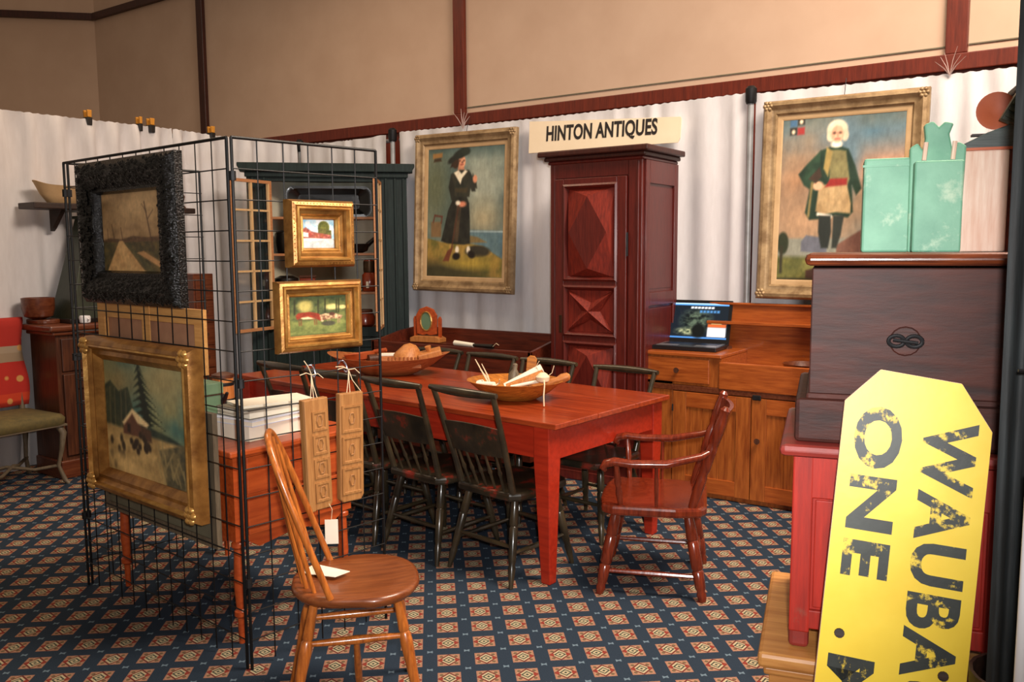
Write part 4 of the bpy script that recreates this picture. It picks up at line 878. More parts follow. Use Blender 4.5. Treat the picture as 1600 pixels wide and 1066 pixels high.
book('cream-paged book with a grey cover, third in the pile on the stand', .74, .275, .826, .215, .30, .034, 2, 'book_grey')
book('thin folded cream booklet lying on top of the book pile', .745, .30, .8605, .17, .30, .010, -12, 'paper')
t = thing('green_box', 'pale green painted wooden box on the stand behind winter painting', 'box', onS(.50, .085), RZA)
MB().box(-.14, .11, -.075, .075, 0, .15).build('body', 'pot_green', t, bevel=.004); MB().box(-.148, .118, -.083, .083, .155, .20).build('lid', 'pot_green', t, bevel=.004)
MB().box(-.143, .113, -.078, .078, .15, .156).build('lid_gap', 'treen_dark', t)
t = jar('pine_canister', 'small brown staved canister behind the books on the stand', onS(.14, .46), [(.048, 0), (.05, .005), (.046, .14), (.042, .142)], 'treen', 'canister', [('hoop', [(.0505, .03), (.0515, .035), (.0505, .045)], 'iron'), ('hoop', [(.0485, .105), (.0495, .11), (.0485, .12)], 'iron'), ('lid', [(.047, .14), (.05, .142), (.05, .155), (.02, .165)], 'treen_dark')])
t = jar('iron_kettle', 'small dark iron kettle on the stand beside the canister', onS(.22, .36), [(.03, 0), (.055, .01), (.062, .045), (.05, .08), (.03, .09)], 'iron', 'kettle', [('lid', [(.034, .09), (.03, .098), (.008, .104), (.01, .115), (.004, .12)], 'iron')])
MB().tube([(.055, 0, .05), (.085, 0, .075), (.10, 0, .10)], [.012, .009, .007], 8).build('spout', 'iron', t, 40)
MB().tube([(-.05, 0, .08), (-.03, 0, .14), (.03, 0, .14), (.05, 0, .08)], .004, 6).build('handle', 'iron', t, 40)

# wooden moulds hanging on the narrow grid panel
def mould(label, s, w, ztop, zbot, chan, seed):
    t = thing('cookie_mould', label, 'mould', onB(s, zbot, .016), RZB, 'carved moulds hanging on the wire grid', rot=(0, R(-1.5 if seed == 1 else 1), RZB))
    hh = ztop - zbot; W = w / 2
    MB().prism([(-W, .012), (-W + .014, 0), (W - .012, 0), (W, .02), (W, hh), (-W, hh)], -.028, 0).build('block', 'mold_wood', t, bevel=.004)
    n = 4 if seed == 1 else 3
    for k in range(n):
        z0 = .03 + k * (hh - .06) / n; z1 = z0 + (hh - .06) / n - .016
        x0 = -W + .008 if seed != 1 else -W + .034
        MB().ring(x0, W - .008, z0, z1, [(0, .028), (.0, .032), (.008, .032), (.010, .0285)]).build('carved_border', 'mold_wood', t)
        MB().tube([((x0 + W - .008) / 2 + .012 * math.cos(q * 1.05), -.0295, (z0 + z1) / 2 + .022 * math.sin(q * 1.05)) for q in range(7)], .003, 6).build('carved_motif', 'mold_wood', t)
    if seed == 1: MB().box(-W, -W + .028, -.036, -.028, 0, hh).build('side_rail', 'mold_wood', t, bevel=.004)
    for dx in (-.012, .002, .016 if seed == 1 else .05): MB().tube([(dx, -.015, hh), (dx * .3, -.012, hh + .045), (0, -.01, hh + .085)], .0016, 5).build('string', 'string', t)
    hk = thing('steel_hook', 'bent steel hook ' + ('above the mould with a raised side rail' if seed == 1 else 'above the flat-faced mould'), 'hook', onB(s, ztop + .082, .006), RZB, 'steel hooks on the wire grid')
    MB().tube([(0, -.004, 0), (.006, -.008, -.008), (.014, -.006, 0), (.010, -.003, .02), (0, .0, .035), (-.012, .004, .035), (-.014, .008, .024)], .0028, 7).build('hook', 'steel', hk, 40)
    for k, (dx, dz) in enumerate(((-.05, .01), (.045, -.012), (-.03, .06) if seed == 1 else (-.06, .02))): MB().tube([(0, -.012, hh + .085), (dx * .5, -.018, hh + .092 + dz * .4), (dx, -.016, hh + .08 + dz)], .0016, 5).build('string_end', 'string', t)
mould('pale carved wooden mould with raised side rail hanging on grid', .279, .104, .935, .525, True, 1)
mould('flat-faced pale carved wooden mould hanging nearest the grid edge', .416, .104, .938, .528, False, 2)

# ---------------------------------------------------------------- red harvest table
TR = math.atan2(.087, .954)           # small turn against the booth
TC = Vector((-1.892, 3.018, 0)); t = thing('harvest_table', 'long red painted farm table with tapered square legs', 'table', tuple(TC), -TR)
# local: -x runs to the left along the near edge, +y runs to the far edge
TL, TWD = 2.42, .955
for k in range(3): MB().box(-TL, 0, TWD * k / 3 + (.0012 if k else 0), TWD * (k + 1) / 3 - (.0012 if k < 2 else 0), .700, .725).build('top_board', 'red_table_top', t, bevel=.004)
for y in (.036, TWD - .058): MB().box(-TL + .10, -.10, y, y + .022, .555, .70).build('side_apron', 'red_table', t)
for x in (-.071, -TL + .049): MB().box(x, x + .022, .07, TWD - .07, .555, .70).build('end_apron', 'red_table', t)
for x in (-.082, -TL + .082):
    for y in (.047, TWD - .047):
        a = .042; b = .024; sx = 1 if x > -1 else -1
        MB().add([(x - a, y - a, .70), (x + a, y - a, .70), (x + a, y + a, .70), (x - a, y + a, .70), (x - a, y - a, .55), (x + a, y - a, .55), (x + a, y + a, .55), (x - a, y + a, .55),
                  (x - b + .008, y - b, 0), (x + b + .008, y - b, 0), (x + b + .008, y + b, 0), (x - b + .008, y + b, 0)],
                 [(0, 1, 2, 3), (4, 5, 1, 0), (5, 6, 2, 1), (6, 7, 3, 2), (7, 4, 0, 3), (8, 9, 5, 4), (9, 10, 6, 5), (10, 11, 7, 6), (11, 8, 4, 7), (11, 10, 9, 8)]).build('leg', 'red_table', t, bevel=.004)

# bowls on the table
bz = .7255
oval_bowl('dough_bowl', 'long oval wooden dough bowl on the red table', 'bowl', (-3.52, 3.74, bz), R(30), .37, .21, .105, 'wood_bowl', .42, sheer=.03)
def inB(x, y, z): c, s_ = math.cos(R(30)), math.sin(R(30)); return (-3.52 + x * c - y * s_, 3.74 + x * s_ + y * c, bz + z)
t = thing('butter_stamp', 'cone-shaped wooden butter stamp in the oval dough bowl', 'butter stamp', inB(.10, .02, .06), rot=(R(-18), R(12), 0))
MB().lathe([(.085, 0), (.088, .03), (.08, .05), (.05, .105), (.02, .125)], 20).build('stamp', 'treen', t, 40)
t = thing('wooden_scoop', 'orange wooden scoop lying at the left end of the dough bowl', 'scoop', inB(-.17, .02, .075), rot=(0, R(-8), R(20)))
MB().lathe([(.02, 0), (.07, .015), (.08, .05), (.072, .05), (.05, .02)], 18, sx=1.3).build('bowl', 'orange_clay', t, 40)
MB().tube([(.09, 0, .045), (.17, 0, .05)], [.014, .012], 8).build('handle', 'orange_clay', t, 40)
t = thing('butter_print', 'pale wooden butter print block in the right end of the dough bowl', 'butter print', inB(.25, .03, .095), rot=(R(10), R(-14), R(40)))
MB().box(-.07, .07, -.045, .045, 0, .045).build('block', 'treen', t, bevel=.006); MB().tube([(0, 0, .045), (0, 0, .075)], [.014, .02], 10).build('handle', 'treen', t, 40)
t = thing('dark_mallet', 'small dark wooden mallet lying in the dough bowl', 'mallet', inB(-.09, -.03, .095), rot=(0, 0, R(70)))
MB().tube([(-.03, 0, 0), (.03, 0, 0)], .028, 12).build('head', 'treen_dark', t, 40); MB().tube([(0, 0, .01), (.02, .10, .02)], .009, 8).build('handle', 'treen_dark', t, 40)
t = thing('wooden_comb', 'row of brown wooden pegs on a rack in the dough bowl', 'rack', inB(.12, -.12, .055), R(30))
MB().box(-.10, .10, -.008, .008, 0, .02).build('rail', 'wood_bowl', t)
for k in range(9): MB().tube([(-.09 + k * .0225, 0, .018), (-.09 + k * .0225, 0, .062)], .008, 6).build('peg', 'wood_bowl', t, 40)
t = thing('white_packet', 'small folded white paper in the middle of the dough bowl', 'paper', inB(-.02, .08, .10), R(40)); MB().box(-.05, .05, -.02, .02, 0, .016).build('sheet', 'paper', t, bevel=.003)

oval_bowl('treen_bowl', 'round wooden bowl full of rolled papers and utensils on table', 'bowl', (-2.40, 3.45, bz), R(10), .245, .215, .095, 'wood_bowl_gold', .45)
def inT(x, y, z): return (-2.40 + x, 3.45 + y, bz + z)
def roll(label, a, b, r, m, cat='paper', name='paper_scroll', band=None):
    t = thing(name, label, cat, a); d = Vector(b) - Vector(a)
    MB().tube([(0, 0, 0), tuple(d)], r, 14).build('roll', m, t, 40)
    if band: MB().tube([tuple(d * .45), tuple(d * .5)], r + .002, 14).build('band', band, t, 40)
    return t
roll('large white rolled paper leaning right out of the round bowl', inT(-.02, -.05, .06), inT(.13, .05, .155), .024, 'paper')
roll('brown rolled paper beside the large white roll in round bowl', inT(.02, -.09, .065), inT(.17, .00, .135), .024, 'treen')
roll('short white rolled paper lying near the rim of the round bowl', inT(-.11, -.16, .085), inT(-.01, -.16, .09), .014, 'paper')
roll('thin white rolled paper at the left side of the round bowl', inT(-.19, -.02, .07), inT(-.15, -.10, .08), .013, 'paper')
roll('slim pale stick lying at the right of the round bowl', inT(.06, -.12, .08), inT(.20, -.05, .115), .008, 'paper', 'stick', 'wooden_stick')
t = jar('stoneware_bottle', 'small grey stoneware bottle standing in the round bowl', inT(-.03, .02, .03), [(.025, 0), (.028, .01), (.028, .09), (.012, .115), (.012, .14), (.006, .145)], 'grey_wood', 'bottle'); t.rotation_euler = (0, R(8), 0)
t = thing('butter_paddle', 'upright orange wooden paddle in the round bowl', 'paddle', inT(.01, .10, .02), rot=(R(-8), R(6), R(20)))
MB().prism([(-.018, 0), (.018, 0), (.026, .17), (.012, .185), (-.012, .185), (-.026, .17)], -.006, .006).build('blade', 'wood_bowl_gold', t, bevel=.003)
t = thing('tied_herbs', 'pale fabric bundle tied with string on the round bowl rim', 'bundle', inT(.21, -.07, .105), R(20))
MB().lathe([(.012, 0), (.03, .01), (.034, .03), (.02, .045), (.012, .05)], 14).build('bundle', 'string', t, 40)
MB().tube([(.01, -.02, .02), (.02, -.05, .0), (.018, -.06, -.05), (.02, -.062, -.10)], .0035, 6).build('string_tail', 'string', t)
MB().tube([(.02, 0, .03), (.045, 0, .05), (.055, 0, .085)], .002, 6).build('string_end', 'string', t)
t = thing('raffia_twist', 'twisted pale raffia stems sticking up left in the round bowl', 'raffia', inT(-.10, -.06, .05))
for k, (dx, dz) in enumerate(((-.10, .14), (-.06, .12), (-.07, .09), (.05, .05))): MB().tube([(0, 0, 0), (dx * .5, .01 * k, dz * .5), (dx, .0, dz)], [.004, .004, .002], 6).build('stem', 'string', t)
t = thing('lilac_ball', 'small lilac ball between the papers in the round bowl', 'ball', inT(.03, .04, .05)); MB().lathe([(.004, 0), (.016, .004), (.024, .018), (.024, .03), (.016, .044), (.004, .048)], 14).build('ball', 'paper_blue', t, 60)
t = thing('curled_string', 'curl of thin pale string rising from the round bowl', 'string', inT(.12, .02, .11)); MB().tube([(0, 0, 0), (.012, 0, .03), (-.006, 0, .06), (.012, 0, .085)], .002, 6).build('strand', 'string', t)
t = thing('wooden_pestle', 'brown carved wooden pestle at right of the round bowl', 'pestle', inT(.14, .06, .075), rot=(0, R(70), R(30))); MB().lathe([(.012, 0), (.02, .02), (.014, .06), (.024, .09), (.02, .12), (.008, .13)], 12).build('shaft', 'treen', t, 40)

# ---------------------------------------------------------------- plank seat chairs
def dark_chair(label, loc, rz, spindles=4, bh=.45, group='dark painted plank chairs around the red table'):
    t = thing('plank_chair', label, 'chair', loc, rz, group)
    sp = [(.20, -.155), (.215, -.10), (.22, 0), (.215, .10), (.20, .155), (.17, .185), (0, .205), (-.15, .195), (-.19, .16), (-.195, 0), (-.19, -.16), (-.15, -.195), (0, -.205), (.17, -.185)]
    MB().slab(sp, .370, .408).build('seat', 'chair_dark', t, bevel=.012)
    lp = [(0, .014), (.08, .018), (.3, .020), (.32, .016), (.34, .020), (.7, .017), (.74, .013), (.78, .017), (.95, .011), (1, .010)]
    ft = {}
    for sx in (-1, 1):
        for sy in (-1, 1):
            a = Vector((sx * .13, sy * .14, .375)); b = Vector((sx * .20 + (-.02 if sx < 0 else 0), sy * .195, 0)); ft[sx, sy] = (a, b)
            MB().turned(a, b, lp, 10).build('leg', 'chair_dark_plain', t, 40)
    st = [(0, .008), (.5, .012), (1, .008)]
    for q, (a, b) in enumerate((((1, -1), (1, 1)), ((-1, -1), (-1, 1)), ((1, -1), (-1, -1)), ((1, 1), (-1, 1)))):
        f = (.50, .55, .62, .62)[q]
        MB().turned(ft[a][0].lerp(ft[a][1], f), ft[b][0].lerp(ft[b][1], f), st, 8).build('stretcher', 'chair_dark_plain', t, 40)
    post = lambda sy, u: Vector((-.165 - .125 * u - .02 * u * u, sy * (.160 + .025 * u), .405 + bh * u))
    for sy in (-1, 1): MB().tube([post(sy, u) for u in (0, .25, .5, .75, 1)], [.016, .014, .014, .013, .013], 10).build('back_post', 'chair_dark_plain', t, 40)
    MB().tube([(post(-1, 1).x - .02 * (1 - y * y) , y * .205, .407 + bh) for y in (-1, -.7, -.35, 0, .35, .7, 1)], [.012, .016, .019, .020, .019, .016, .012], 10).build('crest_rail', 'chair_dark_plain', t, 50)
    mb = MB(); vs = []
    for i in range(9):
        y = -1 + i / 4
        for u, dx in ((.37, -.006), (.37, .006), (.66, .006), (.66, -.006)):
            p = post(1, u); vs.append((p.x + dx - .022 * (1 - y * y), y * (p.y - .004), p.z + (.012 * (1 - y * y) if u > .5 else 0)))
    mb.add(vs, [(i * 4 + k, i * 4 + (k + 1) % 4, i * 4 + 4 + (k + 1) % 4, i * 4 + 4 + k) for i in range(8) for k in range(4)] + [(3, 2, 1, 0), (32, 33, 34, 35)]).build('back_splat', 'chair_dark', t, 40)
    for k in range(spindles):
        y = (-1 + 2 * (k + .5) / spindles) * .88; p = post(1, .385)
        MB().turned((-.165, y * .15, .405), (p.x - .022 * (1 - y * y), y * p.y, p.z), [(0, .006), (.4, .0065), (.5, .010), (.6, .0065), (1, .005)], 8).build('spindle', 'chair_dark_plain', t, 40)
    return t
dark_chair('dark worn plank chair on the near side, closest to the table corner', (-2.222, 3.165, 0), R(82), 5)
dark_chair('dark worn plank chair on near side, second from the table corner', (-2.665, 3.19, 0), R(83), 4)
dark_chair('dark plank chair on near side, third from corner behind the moulds', (-3.11, 3.23, 0), R(84), 4)
dark_chair('dark plank chair on near side, furthest left behind the grid', (-3.57, 3.30, 0), R(84), 4)
for k, (x, y, lb) in enumerate(((-2.13, 3.88, 'dark plank chair across the table, nearest the armchair'), (-2.66, 3.93, 'dark plank chair across the table in front of the red armoire'),
        (-3.10, 3.97, 'dark plank chair across the table behind the round bowl'), (-3.56, 4.02, 'dark plank chair across the table behind the dough bowl'))):
    dark_chair(lb, (x - .05, y - .04, 0), R(-95), 4, .40)

# red-brown armchair at the end of the table
t = thing('windsor_armchair', 'glossy red-brown plank seat armchair at the end of the table', 'armchair', (-1.605, 3.385, 0), R(202))
MB().slab([(.21, -.21), (.225, -.12), (.23, 0), (.225, .12), (.21, .21), (.16, .245), (-.1, .24), (-.2, .215), (-.225, .17), (-.225, -.17), (-.2, -.215), (-.1, -.24), (.16, -.245)], .35, .392).build('seat', 'chair_red', t, bevel=.012)
ft = {}
lp = [(0, .018), (.1, .023), (.28, .025), (.30, .021), (.32, .025), (.62, .025), (.64, .020), (.66, .025), (.84, .022), (.88, .017), (.92, .021), (1, .015)]
for sx in (-1, 1):
    for sy in (-1, 1):
        a = Vector((sx * .15, sy * .175, .355)); b = Vector((sx * .215, sy * .225, 0)); ft[sx, sy] = (a, b)
        MB().turned(a, b, lp, 12).build('leg', 'chair_red', t, 40)
for q, (a, b) in enumerate((((1, -1), (1, 1)), ((-1, -1), (-1, 1)), ((1, -1), (-1, -1)), ((1, 1), (-1, 1)))):
    f = (.55, .6, .72, .72)[q]; MB().turned(ft[a][0].lerp(ft[a][1], f), ft[b][0].lerp(ft[b][1], f), [(0, .009), (.5, .012), (1, .009)], 8).build('stretcher', 'chair_red', t, 40)
pst = lambda sy, u: Vector((-.165 - .13 * u, sy * (.19 + .015 * u), .39 + .43 * u))
for sy in (-1, 1):
    MB().tube([pst(sy, u) for u in (0, .1, .2, .3, .34, .38, .6, .64, .68, .85, .93, .97, 1.0)], [.017, .02, .021, .021, .016, .021, .022, .017, .022, .022, .018, .021, .010], 12).build('back_post', 'chair_red', t, 40)
    arm = [(-.240, sy * .20, .635), (-.20, sy * .225, .615), (-.06, sy * .25, .582), (.08, sy * .255, .578), (.15, sy * .255, .585), (.188, sy * .255, .575), (.200, sy * .255, .555), (.188, sy * .255, .542)]
    MB().tube(arm, [.014, .019, .021, .021, .022, .022, .018, .010], 12, .8).build('arm', 'chair_red', t, 50)
    MB().turned((.13, sy * .215, .39), (.145, sy * .255, .575), [(0, .010), (.3, .015), (.45, .011), (.55, .015), (.8, .012), (1, .010)], 10).build('arm_support', 'chair_red', t, 40)
    MB().turned((-.02, sy * .222, .39), (-.02, sy * .252, .572), [(0, .007), (.5, .009), (1, .007)], 8).build('arm_spindle', 'chair_red', t, 40)
mb = MB(); vs = []
for i in range(9):
    y = -1 + i / 4
    for u, dx in ((.70, -.008), (.70, .008), (.94, .008), (.94, -.008)):
        p = pst(1, u); vs.append((p.x + dx - .035 * (1 - y * y), y * p.y, p.z))
mb.add(vs, [(i * 4 + k, i * 4 + (k + 1) % 4, i * 4 + 4 + (k + 1) % 4, i * 4 + 4 + k) for i in range(8) for k in range(4)] + [(3, 2, 1, 0), (32, 33, 34, 35)]).build('crest_rail', 'chair_red', t, 40)
for k in range(5):
    y = (-1 + 2 * (k + .5) / 5) * .9; p = pst(1, .71); MB().turned((-.165, y * .17, .39), (p.x - .035 * (1 - y * y), y * p.y, p.z), [(0, .008), (.4, .010), (1, .007)], 8).build('spindle', 'chair_red', t, 40)

# honey coloured bow-back chair in front
t = thing('bow_back_chair', 'honey-coloured bow-back wooden chair in the foreground', 'chair', (-1.93, 1.872, 0), R(47))
sp = [(.205 * math.cos(a) + (.0 if math.cos(a) > 0 else .01), (.205 if math.cos(a) > 0 else .19) * math.sin(a)) for a in [2 * math.pi * k / 36 for k in range(36)]]
sp = [(math.copysign(abs(x / .205) ** .8, x) * .205, math.copysign(abs(y / .205) ** .85, y) * .205 * (1.0 if x > 0 else .96)) for x, y in sp]
mb = MB(); n = len(sp); vs = []
for s_, z in ((.80, .385), (.93, .395), (1, .412), (.985, .425), (.93, .43), (.60, .422), (.02, .418)): vs += [(x * s_, y * s_, z) for x, y in sp]
mb.add(vs, [(i * n + k, i * n + (k + 1) % n, (i + 1) * n + (k + 1) % n, (i + 1) * n + k) for i in range(6) for k in range(n)] + [tuple(range(n - 1, -1, -1)), tuple(range(6 * n, 7 * n))]).build('seat', 'seat_brown', t, 60)
ft = {}
lp = [(0, .013), (.25, .017), (.27, .014), (.29, .018), (.36, .020), (.5, .017), (.75, .014), (1, .012)]
for sx in (-1, 1):
    for sy in (-1, 1):
        a = Vector((sx * .125 , sy * .12, .40)); b = Vector((sx * .195 - (.015 if sx < 0 else 0), sy * .185, 0)); ft[sx, sy] = (a, b)
        MB().turned(a, b, lp, 12).build('leg', 'chair_honey', t, 40)
sm = {}
for sy, f in ((-1, .30), (1, .40)):
    a = ft[1, sy][0].lerp(ft[1, sy][1], f); b = ft[-1, sy][0].lerp(ft[-1, sy][1], f); sm[sy] = (a + b) / 2
    MB().turned(a, b, [(0, .008), (.5, .014), (1, .008)], 10).build('side_stretcher', 'chair_honey', t, 40)
MB().turned(sm[-1], (sm[1] + sm[-1]) / 2 - Vector((-.01, 0, .24)), [(0, .009), (.5, .012), (1, .009)], 10).build('cross_stretcher', 'chair_honey', t, 40)
def hoop(q):                           # q from 0 (right base) to 1 (left base)
    a = math.pi * q; c = -math.cos(a); s_ = math.sin(a); z = .425 + .48 * s_ ** .62; u = (z - .425) / .48
    return Vector((-.075 - .175 * u, math.copysign(abs(c) ** .75, c) * .165 * (1 + .05 * s_), z))
pts = [hoop(k / 28) for k in range(29)]
MB().tube(pts, [.0105] * 29, 10).build('bow', 'chair_honey', t, 60)
for k in range(6):
    y = (-1 + 2 * (k + .5) / 6); bx = -.105 - .055 * (1 - y * y); best = min((p for p in pts if p.z > .7), key=lambda p: abs(p.y - y * .135))
    MB().turned((bx, y * .13, .42), best, [(0, .006), (.35, .0085), (.7, .006), (1, .005)], 8).build('spindle', 'chair_honey', t, 40)
tg = thing('price_tag', 'white paper price tag hanging on the bow-back chair', 'tag', (-2.125, 1.96, .47), R(40))
MB().box(-.022, .022, -.001, .001, 0, .085).build('card', 'paper', tg); MB().tube([(0, 0, .085), (.004, 0, .12), (-.006, .0, .14)], .001, 5).build('string', 'string', tg)
tg = thing('paper_slip', 'white folded paper slip lying on the foreground chair seat', 'paper', (-2.035, 1.835, .4305), R(20))
MB().add([(-.07, -.03, .001), (.06, -.035, .001), (.085, .02, .001), (-.05, .04, .006), (-.07, -.03, .003), (.06, -.035, .003), (.085, .02, .003), (-.05, .04, .008)], [(3, 2, 1, 0), (4, 5, 6, 7), (0, 1, 5, 4), (1, 2, 6, 5), (2, 3, 7, 6), (3, 0, 4, 7)]).build('slip', 'paper', tg)

# ---------------------------------------------------------------- red armoire
AX0, AX1, AY0, AY1 = -2.925, -2.285, 4.62, 5.08; AW = AX1 - AX0; AD = AY1 - AY0
t = thing('armoire', 'tall dark red armoire with carved diamond-point door panels', 'armoire', (AX0, AY0, 0))
MB().box(0, AW, .012, AD, .05, 2.0).build('carcass', 'armoire_red', t)
for x0, x1 in ((0, .035), (.545, AW)): MB().box(x0, x1, -.012, .012, .05, 1.99).build('front_stile', 'armoire_red', t, bevel=.006)
MB().box(.035, .545, -.012, .012, 1.90, 1.99).build('front_rail', 'armoire_red', t); MB().box(.035, .545, -.012, .012, .05, .14).build('front_rail', 'armoire_red', t)
for k, (e, z0, z1) in enumerate(((.012, 1.985, 2.005), (.03, 2.005, 2.03), (.06, 2.03, 2.065))): MB().box(-e, AW + e, -e - .012, AD, z0, z1).build('cornice', 'armoire_red' if k == 0 else 'trim_dark', t, bevel=.008)
MB().box(-.01, AW + .01, -.022, AD, 0, .06).build('plinth', 'armoire_red', t, bevel=.006)
MB().box(AW - .035, AW - .02, -.02, -.012, .06, 1.98).build('corner_bead', 'armoire_red', t, bevel=.005)
d = MB().box(.04, .54, -.002, .012, .145, 1.895).build('door', 'armoire_red', t)
dz = [(1.29, 1.835), (.945, 1.215), (.29, .865)]; px0, px1 = .125, .455
for x0, x1 in ((.04, px0 - .02), (px1 + .02, .54)): MB().box(x0, x1, -.022, -.002, .145, 1.895).build('door_stile', 'armoire_red', d, bevel=.004)
zs = [1.895, dz[0][1] + .02, dz[0][0] - .02, dz[1][1] + .02, dz[1][0] - .02, dz[2][1] + .02, dz[2][0] - .02, .145]
for k in range(0, 8, 2): MB().box(px0 - .02, px1 + .02, -.022, -.002, zs[k + 1], zs[k]).build('door_rail', 'armoire_red', d, bevel=.004)
for z0, z1 in dz: MB().ring(px0 - .025, px1 + .025, z0 - .025, z1 + .025, [(0, .018), (.0, .028), (.012, .034), (.022, .024), (.032, .004)]).build('panel_moulding', 'armoire_red', d, 30)
def diamond(z0, z1, H=.055):
    x0, x1 = px0, px1; xm, zm = (x0 + x1) / 2, (z0 + z1) / 2; a = .80
    Rc = [(x0, 0, z0), (x1, 0, z0), (x1, 0, z1), (x0, 0, z1)]; Md = [(xm, 0, z0), (x1, 0, zm), (xm, 0, z1), (x0, 0, zm)]
    Lz = [(xm, -H, z0 + (z1 - z0) * .10), (x1 - (x1 - x0) * .10, -H, zm), (xm, -H, z1 - (z1 - z0) * .10), (x0 + (x1 - x0) * .10, -H, zm)]
    vs = Rc + Md + Lz + [(xm, -H * 1.02, zm)]
    fs = [(8, 9, 12), (9, 10, 12), (10, 11, 12), (11, 8, 12)]
    for i in range(4):          # corner i+1 lies between mid i and mid i+1
        c = (i + 1) % 4; j = (i + 1) % 4; fs += [(8 + i, 4 + i, c), (8 + i, c, 8 + j), (8 + j, c, 4 + j)]
    MB().add(vs, fs[:4]).build('raised_lozenge', 'armoire_red', d)
    return MB().add(vs, fs[4:])
def star(z0, z1, H=.042):
    x0, x1 = px0, px1; xm, zm = (x0 + x1) / 2, (z0 + z1) / 2
    Rc = [(x0, -.004, z0), (x1, -.004, z0), (x1, -.004, z1), (x0, -.004, z1)]
    Ni = [(xm, -.004, z0 + (z1 - z0) * .30), (x1 - (x1 - x0) * .30, -.004, zm), (xm, -.004, z1 - (z1 - z0) * .30), (x0 + (x1 - x0) * .30, -.004, zm)]
    Rr = [(x0 + .03, -H * .7, z0 + .03), (x1 - .03, -H * .7, z0 + .03), (x1 - .03, -H * .7, z1 - .03), (x0 + .03, -H * .7, z1 - .03)]
    vs = Rc + Ni + Rr + [(xm, -H, zm)]; fs = [(0, 1, 4), (1, 2, 5), (2, 3, 6), (3, 0, 7)]
    for i in range(4): a = (i - 1) % 4; fs += [(i, 4 + i, 8 + i), (8 + i, 4 + i, 12), (8 + i, 12, 4 + a), (i, 8 + i, 4 + a)]
    return MB().add(vs, fs)
diamond(*dz[0]).build('diamond_panel', 'armoire_facet', d); star(*dz[1]).build('star_panel', 'armoire_facet', d); diamond(*dz[2]).build('diamond_panel', 'armoire_facet', d)
MB().box(.072, .092, -.026, -.022, .94, 1.05).build('keyhole_plate', 'brass_dark', d, bevel=.003)
MB().tube([(.548, -.024, 1.42), (.548, -.024, 1.56)], .006, 8).build('hinge', 'iron', t); MB().tube([(.548, -.024, .45), (.548, -.024, .59)], .006, 8).build('hinge', 'iron', t)
for z0, z1 in ((1.22, 1.83), (.62, 1.10), (.2, .52)):
    MB().box(AW - .002, AW + .003, .07, AD - .06, z0, z1).build('side_panel', 'armoire_red', t, bevel=.002)
for (y0, y1, z0, z1) in ((.012, .06, .06, 1.985), (AD - .05, AD, .06, 1.985), (.06, AD - .05, 1.85, 1.985), (.06, AD - .05, 1.12, 1.20), (.06, AD - .05, .54, .60), (.06, AD - .05, .06, .18)):
    MB().box(AW, AW + .014, y0, y1, z0, z1).build('side_frame', 'armoire_red', t, bevel=.003)
t = thing('tall_board', 'narrow dark plank standing just left of the red armoire', 'plank', (-3.10, 5.03, 0)); MB().box(-.03, .055, 0, .03, 0, 1.42).build('plank', 'dark_wood', t, bevel=.004); MB().box(-.03, .055, -.006, 0, 1.36, 1.42).build('end_cleat', 'dark_wood', t)

# ---------------------------------------------------------------- long low dough trough chest
t = thing('trough_chest', 'long red-brown open topped chest against the drape behind the table', 'chest', (-4.42, 4.52, 0))
LW, LD = 1.40, .50
MB().box(.02, LW - .02, .02, LD - .02, .05, .66).build('body', 'trough_red', t)
for x in (.02, LW - .08):
    for y in (.02, LD - .08): MB().box(x, x + .06, y, y + .06, 0, .08).build('foot', 'trough_red', t)
MB().box(0, LW, 0, .022, .60, .81).build('front_board', 'trough_red', t, bevel=.005)
MB().box(0, LW, LD - .022, LD, .60, .88).build('back_board', 'trough_red', t, bevel=.005)
MB().prism([(0, .60), (LD, .60), (LD, .88), (LD * .6, .86), (.03, .81), (0, .81)], 0, .022, Matrix(((0, 1, 0, 0), (1, 0, 0, 0), (0, 0, 1, 0), (0, 0, 0, 1)))).build('end_board', 'trough_red', t)
MB().prism([(0, .60), (LD, .60), (LD, .88), (LD * .6, .86), (.03, .81), (0, .81)], LW - .022, LW, Matrix(((0, 1, 0, 0), (1, 0, 0, 0), (0, 0, 1, 0), (0, 0, 0, 1)))).build('end_board', 'trough_red', t)
MB().box(.02, LW - .02, .02, LD - .02, .68, .70).build('tray_floor', 'trough_red', t)
MB().box(.02, LW * .55, LD - .2, LD - .02, .76, .78).build('inner_shelf', 'trough_red', t)
# swing mirror frame
t = thing('table_mirror', 'small carved wooden easel frame with oval picture on the trough chest', 'frame', (-4.17, 4.86, .782), R(8))
MB().prism([(-.13, 0), (.13, 0), (.13, .03), (.105, .04), (.095, .045), (-.095, .045), (-.105, .04), (-.13, .03)], -.05, .05).build('base', 'treen', t, bevel=.004)
for s_ in (-1, 1): MB().prism([(s_ * .115, .03), (s_ * .10, .03), (s_ * .095, .17), (s_ * .108, .19), (s_ * .118, .17)], -.012, .012).build('support', 'orange_wood', t)
MB().prism([(-.085, .06), (-.03, .05), (0, .06), (.03, .05), (.085, .06), (.09, .20), (.06, .245), (0, .265), (-.06, .245), (-.09, .20)], -.02, -.004).build('panel', 'orange_wood', t, bevel=.003)
mb = MB(); mb.tube([(.048 * math.cos(a), -.022, .155 + .07 * math.sin(a)) for a in [2 * math.pi * k / 24 for k in range(25)]], .006, 6); mb.build('oval_ring', 'gold_bright', t, 40)
a = Art(.09, .13, 24, (70, 96, 66)); a.put(a.ell(.5, .4, .3, .3, 0, .2), (96, 120, 80), (50, 74, 50), 6, 71); a.put(a.ell(.5, .7, .15, .12), (170, 150, 110))
